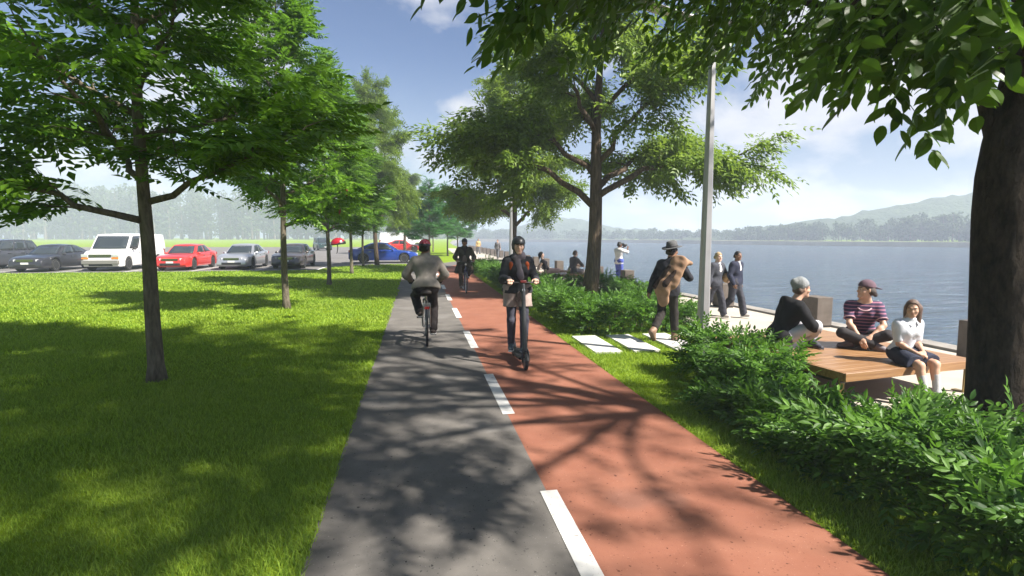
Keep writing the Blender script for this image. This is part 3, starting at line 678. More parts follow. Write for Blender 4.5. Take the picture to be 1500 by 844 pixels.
SLABS = [[(2.80, 8.08), (3.26, 8.08), (3.28, 9.50), (2.82, 9.50)], [(3.46, 8.08), (3.92, 8.08), (3.95, 9.50), (3.49, 9.50)], [(4.20, 8.08), (4.68, 8.08), (4.70, 9.50), (4.22, 9.50)], [(4.92, 8.08), (5.40, 8.08), (5.42, 9.50), (4.94, 9.50)]]
grass()
slab_m = ground_mat('slab_white', [(.3, (.46, .45, .43)), (.7, (.56, .55, .53))], 3, 9, .2, 120, .004, .85, speck=[((.40, .39, .37), 70, .72)])
for s, lab in zip(SLABS, ('white stepping slab nearest the red path', 'second white stepping slab from the red path', 'white stepping slab under the feet of the man in the hat', 'white stepping slab farthest from the path, against the promenade')):
    mb = MB(); c = np.mean(s, 0); mb.prism([(p[0]-c[0], p[1]-c[1]) for p in s], 0, .05); o = mb.build('stepping_slab', slab_m, bevel=.006); o.location = (c[0], c[1], -.012); tag(o, lab, 'paving slab', 'white stepping slabs across the grass')

# ------------------------------------------------------------------ far woods (read as one hazy mass)
def woods(name, spots, label, seed, leafm):
    r = np.random.default_rng(seed); P = []; S = []; tb = MB()
    for (x, y, H, wd) in spots:
        tb.tube([(x, y, -.1), (x+r.normal(0, .2), y, H*.45), (x+r.normal(0, .5), y, H*.85)], [H*.018+.05, H*.012+.03, .03], 5, cap=False)
        nc = r.integers(6, 10)
        for c in range(nc):
            a = r.uniform(0, 2*pi); rr = wd*r.uniform(0, .75); cz = H*r.uniform(.12, .85); cr = wd*r.uniform(.35, .6)*(1.15-.5*cz/H)
            m = 46; d = r.normal(0, 1, (m, 3)); d /= np.linalg.norm(d, axis=1, keepdims=True); q = A(x+cos(a)*rr, y+sin(a)*rr, cz)+d*cr*r.uniform(.55, 1.05, (m, 1))*A(1, 1, .75)
            q[:, 2] = np.clip(q[:, 2], .3, H); P.append(q); S.append(np.full(m, .55+.03*H)*r.uniform(.6, 1.3, m))
    P = np.concatenate(P); S = np.concatenate(S); n = len(P)
    D = r.normal(0, 1, (n, 3)); Nn = r.normal(0, .6, (n, 3))+A(0, -.3, .8)
    o = link(name, scatter_leaves(name, LEAF_V*A(1, 1.6, 1), LEAF_F, P, D, Nn, S), leafm); tag(o, label, 'woods', kind='stuff')
    tb.build('trunks', bark_young, o)
r_ = np.random.default_rng(77)
sp = []
for i in range(400):
    px = r_.uniform(-260, 640); d = r_.uniform(290, 350); x, y, _ = far(px, d)
    top = np.interp(px, [-260, 0, 120, 260, 420, 640], [104, 106, 88, 76, 74, 56])*r_.uniform(.72, 1.04); sp.append((x, y, 1.9+top*d/780, r_.uniform(6, 10)))
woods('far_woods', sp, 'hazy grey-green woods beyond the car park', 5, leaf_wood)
sp = []
for i in range(170):
    px = r_.uniform(1080, 1760); d = np.interp(px, [1090, 1420, 1620], [232, 180, 150])+abs(r_.normal(0, 10)); x, y, _ = far(px, d)
    top = np.interp(px, [1080, 1150, 1300, 1420, 1760], [14, 23, 32, 46, 58])*r_.uniform(.45, 1.0); sp.append((x, y, 1.9+top*d/780, r_.uniform(2.2, 4.4)))
for i in range(150):
    px = r_.uniform(610, 1100); d = np.interp(px, [700, 840, 1010, 1100], [365, 332, 272, 236])+abs(r_.normal(0, 14)); x, y, _ = far(px, d)
    sp.append((x, y, 1.9+r_.uniform(4, 13)*d/780, r_.uniform(3, 6)))
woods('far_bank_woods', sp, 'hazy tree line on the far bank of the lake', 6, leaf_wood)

# ------------------------------------------------------------------ haze: one closed box of thin even air
def haze():
    mb = MB(); mb.box((90, 290, 17.5), (860, 760, 41)); m = bpy.data.materials.new('haze_air'); m.use_nodes = True; nt = m.node_tree
    for n in list(nt.nodes): nt.nodes.remove(n)
    out = nt.nodes.new('ShaderNodeOutputMaterial'); v = nt.nodes.new('ShaderNodeVolumePrincipled')
    v.inputs['Color'].default_value = (.74, .83, .97, 1); v.inputs['Density'].default_value = HAZE_DENSITY; v.inputs['Anisotropy'].default_value = 0.0
    nt.links.new(v.outputs[0], out.inputs['Volume'])
    mb.build('haze', m, kind='stuff')
HAZE_DENSITY = 0.0018
haze()

# ------------------------------------------------------------------ people: smooth bodies grown from a posed skeleton
class Field:
    """smooth union of rounded limbs on a grid, meshed as one continuous surface"""
    def __init__(s): s.ops = []; s.lo = A(9, 9, 9); s.hi = -A(9, 9, 9)
    def _b(s, lo, hi): s.lo = np.minimum(s.lo, lo); s.hi = np.maximum(s.hi, hi)
    def cap(s, a, b, ra, rb=None, k=.03, flat=1.0, ax=None):
        rb = ra if rb is None else rb; a = np.asarray(a, float); b = np.asarray(b, float); R = max(ra, rb)
        s._b(np.minimum(a, b)-R, np.maximum(a, b)+R); s.ops.append(('cap', a, b, ra, rb, k, flat, None if ax is None else nrm(ax))); return s
    def ell(s, c, r, Rm=None, k=.02):
        c = np.asarray(c, float); s._b(c-max(r), c+max(r)); s.ops.append(('ell', c, np.asarray(r, float), np.eye(3) if Rm is None else np.asarray(Rm), k)); return s
    def cut(s, p, n): s.ops.append(('cut', np.asarray(p, float), nrm(n))); return s
    def sub(s, a, b, r): s.ops.append(('sub', np.asarray(a, float), np.asarray(b, float), r)); return s
    def add(s, prims, inflate=0.0):
        for p in prims:
            if p[0] == 'cap': s.cap(p[1], p[2], p[3]+inflate, p[4]+inflate, p[5], p[6], p[7])
            else: s.ell(p[1], p[2]+inflate, p[3], p[4])
        return s
    def mesh(s, h, wrinkle=0.0, seed=0):
        lo = s.lo-3*h-.01; hi = s.hi+3*h+.01; n = np.maximum(4, np.ceil((hi-lo)/h).astype(int))
        ax = [lo[i]+h*np.arange(n[i]) for i in range(3)]
        D = np.full(n, .4, np.float32)
        def region(a, b):
            i0 = np.clip(np.floor((a-lo)/h).astype(int), 0, n-1); i1 = np.clip(np.ceil((b-lo)/h).astype(int)+1, 1, n)
            sl = tuple(slice(i0[i], i1[i]) for i in range(3))
            X = np.stack(np.meshgrid(*[ax[i][sl[i]] for i in range(3)], indexing='ij'), -1); return sl, X
        for op in s.ops:
            if op[0] == 'cap':
                _, a, b, ra, rb, k, fl, fx = op; R = max(ra, rb)+k+2*h+.02
                sl, X = region(np.minimum(a, b)-R, np.maximum(a, b)+R); ba = b-a
                q = X-a
                if fx is not None: q = q+(1/fl-1)*(q@fx)[..., None]*fx; bb = ba+(1/fl-1)*(ba@fx)*fx
                else: bb = ba
                t = np.clip((q@bb)/(bb@bb+1e-9), 0, 1); d = np.linalg.norm(q-t[..., None]*bb, axis=-1)-(ra+(rb-ra)*t)
                if fx is not None: d = d*(.5+.5*fl)
            elif op[0] == 'ell':
                _, c, r, Rm, k = op; R = max(r)+k+2*h+.02; sl, X = region(c-R, c+R)
                q = ((X-c)@np.asarray(Rm))/r; l = np.linalg.norm(q, axis=-1); l2 = np.linalg.norm(q/r, axis=-1); d = np.where(l2 > 1e-6, l*(l-1)/np.maximum(l2, 1e-6), -min(r))
            elif op[0] == 'cut':
                X = np.stack(np.meshgrid(*ax, indexing='ij'), -1); D = np.maximum(D, (X-op[1])@op[2]).astype(np.float32); continue
            else:
                _, a, b, r = op; sl, X = region(np.minimum(a, b)-r-.03, np.maximum(a, b)+r+.03); ba = b-a; q = X-a
                t = np.clip((q@ba)/(ba@ba+1e-9), 0, 1); d = np.linalg.norm(q-t[..., None]*ba, axis=-1)-r
                D[sl] = np.maximum(D[sl], -d); continue
            o = D[sl]; d = d.astype(np.float32); hh = np.clip(.5+.5*(o-d)/k, 0, 1); D[sl] = o*(1-hh)+d*hh-k*hh*(1-hh)
        # surface nets
        ins = D < 0; nx, ny, nz = n
        c = [ins[i:nx-1+i, j:ny-1+j, l:nz-1+l] for i in (0, 1) for j in (0, 1) for l in (0, 1)]
        sm = sum(x.astype(np.int8) for x in c); act = (sm > 0) & (sm < 8); idx = np.full(act.shape, -1, np.int64); I = np.argwhere(act); idx[act] = np.arange(len(I))
        acc = np.zeros((len(I), 3)); cnt = np.zeros(len(I)); offs = [(i, j, l) for i in (0, 1) for j in (0, 1) for l in (0, 1)]
        val = [D[I[:, 0]+o[0], I[:, 1]+o[1], I[:, 2]+o[2]] for o in offs]
        for p in range(8):
            for q in range(p+1, 8):
                if sum(abs(offs[p][m]-offs[q][m]) for m in range(3)) != 1: continue
                a, b = val[p], val[q]; m = (a < 0) != (b < 0); t = np.where(m, a/(a-b+1e-12), 0)
                pt = np.array(offs[p])[None]+t[:, None]*(np.array(offs[q])-np.array(offs[p]))[None]; acc[m] += pt[m]; cnt[m] += 1
        V = lo+h*(I+acc/np.maximum(cnt, 1)[:, None]); F = []
        for a in range(3):
            b, cc = (a+1) % 3, (a+2) % 3
            s0 = [slice(1, -1)]*3; s0[a] = slice(0, -1); s1 = list(s0); s1[a] = slice(1, None)
            A0 = ins[tuple(s0)]; A1 = ins[tuple(s1)]; E_ = np.argwhere(A0 != A1)
            if not len(E_): continue
            sg = A0[tuple(E_.T)]; G = E_.copy(); G[:, b] += 1; G[:, cc] += 1
            def at(db, dc):
                g = G.copy(); g[:, b] -= db; g[:, cc] -= dc; return idx[g[:, 0], g[:, 1], g[:, 2]]
            q = np.stack([at(1, 1), at(0, 1), at(0, 0), at(1, 0)], 1); q[~sg] = q[~sg][:, ::-1]; F.append(q)
        F = np.concatenate(F); F = F[(F >= 0).all(1)]
        if wrinkle:
            r = np.random.default_rng(seed); dsp = 0
            for _ in range(7):
                kv = r.normal(0, 1, 3)*r.uniform(18, 48); dsp = dsp+np.sin(V@kv+r.uniform(0, 6.3))
            fn = np.cross(V[F[:, 2]]-V[F[:, 0]], V[F[:, 3]]-V[F[:, 1]]); vn = np.zeros_like(V)
            for m in range(4): np.add.at(vn, F[:, m], fn)
            vn /= np.linalg.norm(vn, axis=1, keepdims=True)+1e-9; V = V+vn*(dsp*wrinkle/3)[:, None]
        return V, F

def ik(a, b, l1, l2, pole):
    v = b-a; d = np.linalg.norm(v); u = v/d; d = min(d, (l1+l2)*.998); x = (l1*l1-l2*l2+d*d)/(2*d); y = math.sqrt(max(0, l1*l1-x*x))
    p = np.asarray(pole, float); p = nrm(p-u*np.dot(p, u)); return a+u*x+p*y, a+u*d

class Body:
    """posed skeleton in local metres, facing +Y, right = +X"""
    def __init__(s, P, N, H, face, hands, elbows, feet, knees, toes, k=1.0, female=False, chest=None, hips=None, curl=.5, hdirs=None, palms=None, head_tilt=(0, 0, 1)):
        s.k = k; s.P = A(*P); s.N = A(*N); s.H = A(*H); s.face = nrm(face); s.female = female
        s.cr = nrm(chest if chest is not None else (1, 0, 0)); s.hr = nrm(hips if hips is not None else (1, 0, 0))
        s.spine = nrm(s.N-s.P); s.cf = nrm(np.cross(s.spine, s.cr)) ; s.hf = nrm(np.cross(A(0, 0, 1), s.hr))
        sw = (.168 if female else .19)*k; hw = .092*k
        s.sh = [s.N-s.spine*.055*k-s.cr*sw, s.N-s.spine*.055*k+s.cr*sw]; s.hip = [s.P-s.hr*hw, s.P+s.hr*hw]
        s.wr = []; s.el = []; s.kn = []; s.an = []; s.toe = [nrm(t) for t in toes]
        for i in (0, 1):
            e, w = ik(s.sh[i], A(*hands[i]), .285*k, .255*k, elbows[i]); s.el.append(e); s.wr.append(w)
            kn, an = ik(s.hip[i], A(*feet[i]), .435*k, .415*k, knees[i]); s.kn.append(kn); s.an.append(an)
        s.hd = [nrm(s.wr[i]-s.el[i]) if hdirs is None or hdirs[i] is None else nrm(hdirs[i]) for i in (0, 1)]
        s.pn = [nrm((-s.cr if i else s.cr)) if palms is None or palms[i] is None else nrm(palms[i]) for i in (0, 1)]
        s.curl = curl if hasattr(curl, '__len__') else (curl, curl)
        up = nrm(head_tilt); s.hu = nrm(up-s.face*np.dot(up, s.face)); s.hx = np.cross(s.face, s.hu)
        s.HR = np.stack([s.hx, s.face, s.hu], 1)
    def hp(s, x, y, z): return s.H+s.k*(s.hx*x+s.face*y+s.hu*z)
    def torso(s):
        k = s.k; F = Field(); mid = s.P+(s.N-s.P)*.42-s.cf*.0; wr = .108 if s.female else .122; ch = .125 if s.female else .142
        F.cap(s.hip[0]+A(0, 0, .02)*k, s.hip[1]+A(0, 0, .02)*k, .118*k, k=.05, flat=.88, ax=s.hf)
        F.cap(s.P+s.spine*.06*k, mid, .128*k, wr*k, k=.06, flat=.82, ax=s.cf)
        c0 = s.P+(s.N-s.P)*.70
        F.cap(c0-s.cr*.055*k, c0+s.cr*.055*k, ch*k, k=.06, flat=.78, ax=s.cf); F.cap(mid, c0, wr*k, ch*k, k=.06, flat=.78, ax=s.cf)
        sb = s.N-s.spine*.07*k; F.cap(sb-s.cr*.125*k, sb+s.cr*.125*k, .068*k, k=.06, flat=.9, ax=s.cf)
        if s.female:
            for sg in (-1, 1): F.ell(c0+s.cr*.075*sg*k+s.cf*.075*k-s.spine*.01*k, (.062*k, .058*k, .062*k), k=.04)
        return F.ops
    def arm(s, i, f=1.0, r=1.0):
        k = s.k*r; m = .86 if s.female else 1.0; F = Field(); el, w = s.el[i], s.el[i]+(s.wr[i]-s.el[i])*f
        F.cap(s.sh[i], s.el[i], .054*k*m, .041*k*m, k=.04); F.cap(el, w, .043*k*m, (.043-.017*f)*k*m, k=.02)
        F.ell(el+(s.wr[i]-el)*.28, (.043*k*m, .043*k*m, .043*k*m), k=.03); return F.ops
    def sleeve(s, i, f):
        k = s.k; F = Field()
        if f <= 1: F.cap(s.sh[i], s.sh[i]+(s.el[i]-s.sh[i])*f, .054*k, .048*k, k=.04)
        else: return s.arm(i, f-1)
        return F.ops
    def leg(s, i, f=2.0, r=1.0):
        k = s.k*r; F = Field(); kn = s.kn[i]
        if f <= 1: F.cap(s.hip[i], s.hip[i]+(kn-s.hip[i])*f, .087*k, (.087-.029*f)*k, k=.05); return F.ops
        F.cap(s.hip[i], kn, .087*k, .058*k, k=.05); an = kn+(s.an[i]-kn)*(f-1); F.cap(kn, an, .056*k, (.056-.02*(f-1))*k, k=.03)
        d = nrm(s.an[i]-kn); bk = -nrm(np.cross(np.cross(d, s.toe[i]+A(0, 0, 1e-3)), d)); F.cap(kn+d*.09*k+bk*.016*k, kn+d*.20*k+bk*.010*k, .046*k, .04*k, k=.03); return F.ops
    def foot(s, i):
        k = s.k; F = Field(); t = s.toe[i]; d = nrm(s.an[i]-s.kn[i]); dn = nrm(d-t*np.dot(d, t)); a = s.an[i]
        F.cap(a+dn*.035*k-t*.035*k, a+dn*.048*k+t*.14*k, .038*k, .028*k, k=.02); F.cap(a-d*.02*k, a+dn*.03*k+t*.06*k, .037*k, .032*k, k=.03); return F.ops, dn
    def hand(s, i):
        k = s.k*.98; F = Field(); h = s.hd[i]; n = s.pn[i]; n = nrm(n-h*np.dot(n, h)); side = np.cross(h, n)*(-1 if i == 0 else 1); c = s.curl[i]; w = s.wr[i]
        F.cap(w, w+h*.03*k, .027*k, .03*k, k=.015, flat=.75, ax=n); F.cap(w+h*.035*k-side*.018*k, w+h*.078*k-side*.020*k, .021*k, .020*k, k=.012, flat=.7, ax=n); F.cap(w+h*.035*k+side*.018*k, w+h*.082*k+side*.020*k, .022*k, .020*k, k=.012, flat=.7, ax=n)
        for j, (o, L) in enumerate(((.030, .92), (.010, 1.05), (-.010, .98), (-.030, .76))):
            b = w+h*(.088-.004*abs(j-1))*k+side*o*k; d1 = h*cos(c)+n*sin(c); d2 = h*cos(2.0*c)+n*sin(2.0*c); m = b+d1*.042*L*k; e = m+d2*.040*L*k
            F.cap(b-h*.012*k, m, .0095*k, .0088*k, k=.004); F.cap(m, e, .0088*k, .0075*k, k=.003)
        t0 = w+h*.028*k+side*.026*k; t1 = t0+nrm(h*.6+side*.7+n*.25)*.042*k; t2 = t1+nrm(h*.9+side*.15+n*(.3+.4*c))*.032*k
        F.cap(t0, t1, .0135*k, .0105*k, k=.010); F.cap(t1, t2, .0105*k, .0085*k, k=.004); return F.ops
    def head(s):
        k = s.k; F = Field(); p = s.hp
        F.cap(s.N-s.spine*.04*k, p(0, -.012, -.06), .058*k*(.9 if s.female else 1), .052*k*(.9 if s.female else 1), k=.04)
        F.ell(p(0, -.012, .025), (.074*k, .094*k, .092*k), s.HR, .03); F.ell(p(0, .022, -.045), (.057*k, .068*k, .072*k), s.HR, .035)
        F.cap(p(-.014, .070, -.098), p(.014, .070, -.098), .022*k, k=.025); F.cap(p(0, .088, .012), p(0, .104, -.026), .009*k, .014*k, k=.014)
        for sg in (-1, 1):
            F.cap(p(.020*sg, .081, .026), p(.046*sg, .070, .024), .011*k, k=.012); F.ell(p(.046*sg, .058, -.030), (.022*k, .020*k, .020*k), s.HR, .02)
            F.ell(p(.077*sg, -.008, -.006), (.010*k, .020*k, .031*k), s.HR, .006); F.cap(p(0, -.02, -.05), s.N-s.spine*.045*k+s.cr*.07*sg*k, .04*k, .035*k, k=.03)
        F.cap(p(-.018, .086, -.058), p(.018, .086, -.058), .0085*k, k=.006); F.cap(p(-.014, .085, -.069), p(.014, .085, -.069), .0088*k, k=.006)
        return F.ops
def face_marks(s, iris, lip, brow):
    mb = MB(); k = s.k
    for sg in (-1, 1):
        mb.ell(s.hp(.031*sg, .077, .006), (.0135*k, .008*k, .0075*k), s.HR, 8, 0); mb.ell(s.hp(.031*sg, .0835, .006), (.006*k, .004*k, .0065*k), s.HR, 8, 1)
        mb.tube([s.hp(.014*sg, .092, .025), s.hp(.032*sg, .090, .030), s.hp(.050*sg, .078, .026)], .0042*k, 5, 2)
    mb.ell(s.hp(0, .0915, -.0575), (.021*k, .006*k, .0055*k), s.HR, 8, 3); mb.ell(s.hp(0, .0905, -.0685), (.018*k, .006*k, .006*k), s.HR, 8, 3)
    return mb
eye_white = plain('eye_white', (.62, .60, .57), .3); eye_dark = plain('eye_iris', (.02, .014, .01), .2)

def garment(name, prims, t, mat, parent, vox=.012, cuts=(), wr=.004, seed=0, subs=()):
    F = Field(); F.add(prims, t)
    for p, n in cuts: F.cut(p, n)
    for a, b, r in subs: F.sub(a, b, r)
    V, Fc = F.mesh(vox, wr*.55, seed); return link(name, np_mesh(name, V, Fc, True), mat, parent)
def P_cap(a, b, ra, rb=None, k=.04, flat=1.0, ax=None): return ('cap', A(*a), A(*b), ra, ra if rb is None else rb, k, flat, None if ax is None else nrm(ax))
def P_ell(c, r, R=None, k=.02): return ('ell', A(*c), np.asarray(r, float), np.eye(3) if R is None else R, k)

def person(label, loc, rz, B, skin, brow=(.03, .02, .015), group=None, vox=.0095, lip=None):
    root = empty('person', loc, rz, label, 'person', group)
    F = Field(); F.add(B.torso())
    for i in (0, 1): F.add(B.arm(i)); F.add(B.leg(i)); F.add(B.foot(i)[0]); F.add(B.hand(i))
    F.add(B.head()); V, Fc = F.mesh(vox)
    fm = face_marks(B, None, None, None); me = np_mesh('body', V, Fc, True)
    # the face's marks join the body mesh
    bm_v = np.concatenate([V, np.array(fm.v)]); nb = len(V); faces = [tuple(f) for f in Fc]+[tuple(nb+i for i in f) for f in fm.f]
    bpy.data.meshes.remove(me); me = bpy.data.meshes.new('body'); me.from_pydata(bm_v, [], faces)
    me.polygons.foreach_set('material_index', [0]*len(Fc)+[m+1 for m in fm.m]); me.polygons.foreach_set('use_smooth', [True]*len(faces)); me.update()
    sk = skin_mat('%.2f_%.2f_%.2f' % skin, skin); br = plain('brow_%.3f' % brow[0], brow, .8); lp = plain('lip_%.2f' % skin[0], lip or (skin[0]*.72, skin[1]*.45, skin[2]*.42), .4)
    link('body', me, [sk, eye_white, eye_dark, br, lp], root)
    return root
def shoes(B, root, mat, sole, vox=.009, boot=0.0):
    for i in (0, 1):
        ops, dn = B.foot(i); sh = empty('shoe', (0, 0, 0)); bpy.data.objects.remove(sh)
        pr = list(ops)
        if boot: d = nrm(B.kn[i]-B.an[i]); pr.append(P_cap(B.an[i], B.an[i]+d*boot, .042*B.k, .047*B.k))
        base = B.an[i]+dn*.078*B.k
        o = garment('shoe', pr, .010, mat, root, vox, [(base, dn)], 0)
        garment('sole', [P_cap(B.an[i]-B.toe[i]*.04*B.k+dn*.072*B.k, B.an[i]+B.toe[i]*.145*B.k+dn*.072*B.k, .044*B.k, .037*B.k)], .002, sole, o, vox, [(base+dn*.006, dn), (base-dn*.018, -dn)], 0)
def helmet(B, root, mats, vox=.0085, name='helmet'):
    k = B.k; p = B.hp; c = p(0, -.012, .035)
    subs = [(p(x, .13, .10+.0*abs(x)), p(x, -.02, .165), .0095*k) for x in (-.055, -.02, .02, .055)]+[(p(x, -.13, .07), p(x, -.04, .155), .0095*k) for x in (-.05, 0, .05)]+[(p(.115*sg, .05, .07), p(.085*sg, -.05, .125), .009*k) for sg in (-1, 1)]
    o = garment(name, [P_ell(c, (.103*k, .132*k, .112*k), B.HR, .02)], 0, mats[0], root, vox, [(p(0, 0, .030), -B.hu+B.face*.10)], 0, subs=subs)
    garment('shell_lining', [P_ell(c, (.092*k, .118*k, .098*k), B.HR, .02)], 0, mats[1], o, .012, [(p(0, 0, .022), -B.hu+B.face*.10)], 0)
    if len(mats) > 2:
        garment('shell_band', [P_ell(p(0, -.012, .03), (.1065*k, .1365*k, .100*k), B.HR, .02)], 0, mats[2], o, .010, [(p(0, 0, .022), -B.hu+B.face*.10), (p(0, 0, .052), B.hu+B.face*.15)], 0)
    mb = MB()
    for sg in (-1, 1): mb.tube([p(.088*sg, .0, .04), p(.080*sg, .012, -.04), p(.035*sg, .045, -.118), p(0, .052, -.126)], .0045, 5)
    mb.build('strap', cloth('strap_black', (.012, .012, .013)), o, smooth=True)
    return o
def hair_cap(B, root, mat, t=.012, back=-.085, front=.062, extra=(), vox=.009, name='hair', wr=.003):
    """hair over the skull, cut away from the face"""
    k = B.k; p = B.hp
    pr = [P_ell(p(0, -.014, .026), ((.074+t)*k, (.094+t)*k, (.092+t)*k), B.HR, .02), P_cap(p(-.05, -.06, -.03), p(.05, -.06, -.03), .045*k)]+list(extra)
    F = Field(); F.add(pr); F.cut(p(0, front, .055), nrm(B.face-B.hu*.75)); F.cut(p(0, 0, back), -B.hu)
    V, Fc = F.mesh(vox, wr, 3); return link(name, np_mesh(name, V, Fc, True), mat, root)

def hd(x, y): return math.atan2(-x, y)
def jacket(name, B, root, t, mat, hem=.06, sl=2.0, vox=.012, extra=(), collar=.0, wr=.005, flare=0.0):
    k = B.k; pr = B.torso()+B.sleeve(0, sl)+B.sleeve(1, sl)+list(extra)
    if hem > 0.02: h = B.P-B.spine*(hem)*k; pr.append(P_cap(h-B.hr*(.055+flare)*k, h+B.hr*(.055+flare)*k, (.125+flare*.5)*k, k=.08, flat=.86, ax=B.hf))
    if collar: pr.append(P_cap(B.N-B.spine*.02*k, B.N+B.spine*collar*k+B.cf*.02*k, (.062+t*.3)*k, .058*k, k=.03))
    cuts = [(B.P-B.spine*hem*k, -B.spine), (B.N+B.spine*(.035+collar)*k, B.spine)]
    # cuffs are cut square
    return garment(name, pr, t, mat, root, vox, cuts, wr, int(abs(B.H[2])*1000) % 97)
def trousers(name, B, root, t, mat, f=1.93, vox=.012, waist=.12, wr=.006, loose=0.0):
    k = B.k; pr = [P_cap(B.hip[0]+A(0, 0, .02), B.hip[1]+A(0, 0, .02), .118*k, k=.05, flat=.88, ax=B.hf), P_cap(B.P, B.P+B.spine*.14*k, .122*k, .112*k, k=.05, flat=.84, ax=B.cf)]
    for i in (0, 1):
        pr += B.leg(i, f)
        if f > 1: 
            pr.append(P_cap(B.kn[i], B.kn[i]+(B.an[i]-B.kn[i])*(f-1), .056*k, (.046+loose)*k, k=.03))
    return garment(name, pr, t, mat, root, vox, [(B.P+B.spine*waist*k, B.spine)] if waist else [], wr, 7)
def brim_hat(B, root, mat, band, tilt):
    mb = MB(); k = B.k; ax = nrm(B.hu-B.face*tilt); c = B.hp(0, -.02, .055); u = nrm(B.face-ax*np.dot(B.face, ax)); w = np.cross(u, ax); rings = []
    for r, h in ((.092, .0), (.165, -.012), (.172, -.004), (.168, .004), (.098, .014), (.093, .07), (.082, .115), (.055, .128), (.02, .112)):
        rings.append([c+ax*(h+(.018*abs(sin(a)) if r > .15 else 0))*k+(u*cos(a)*r*1.12+w*sin(a)*r)*k for a in np.linspace(0, 2*pi, 28, endpoint=False)])
    mb.loft(rings); o = mb.build('hat', mat, root, smooth=True, angle=70)
    mb = MB(); mb.loft([[c+ax*h*k+(u*cos(a)*r*1.12+w*sin(a)*r)*k for a in np.linspace(0, 2*pi, 28, endpoint=False)] for r, h in ((.100, .012), (.098, .040))], cap=False); mb.build('hat_band', band, o, smooth=True)
    return o

tan_skin, pale_skin, brown_skin, dark_skin = (.50, .30, .21), (.58, .37, .28), (.22, .115, .07), (.13, .065, .04)
black_hair = plain('hair_black', (.012, .010, .010), .55, var=.4, vscale=60, bump=.5, bscale=120)
brown_hair = plain('hair_brown', (.10, .055, .035), .5, var=.4, vscale=60, bump=.5, bscale=120)
dark_hair = plain('hair_dark_brown', (.04, .024, .018), .5, var=.4, vscale=60, bump=.5, bscale=120)
blond_hair = plain('hair_blond', (.38, .27, .14), .55, var=.35, vscale=60, bump=.5, bscale=120)
rubber = plain('rubber_black', (.014, .014, .015), .75, var=.3, vscale=60); metal_black = plain('metal_black', (.02, .02, .022), .35, .2)
metal_grey = plain('metal_grey', (.30, .30, .31), .32, .8); alu = plain('aluminium', (.55, .56, .57), .28, .9)
sole_white = plain('sole_white', (.62, .60, .57), .6); sole_brown = plain('sole_brown', (.10, .06, .04), .7); dark_leather = plain('leather_dark', (.035, .026, .022), .5); tan_leather = plain('leather_tan', (.20, .12, .075), .55, var=.2)

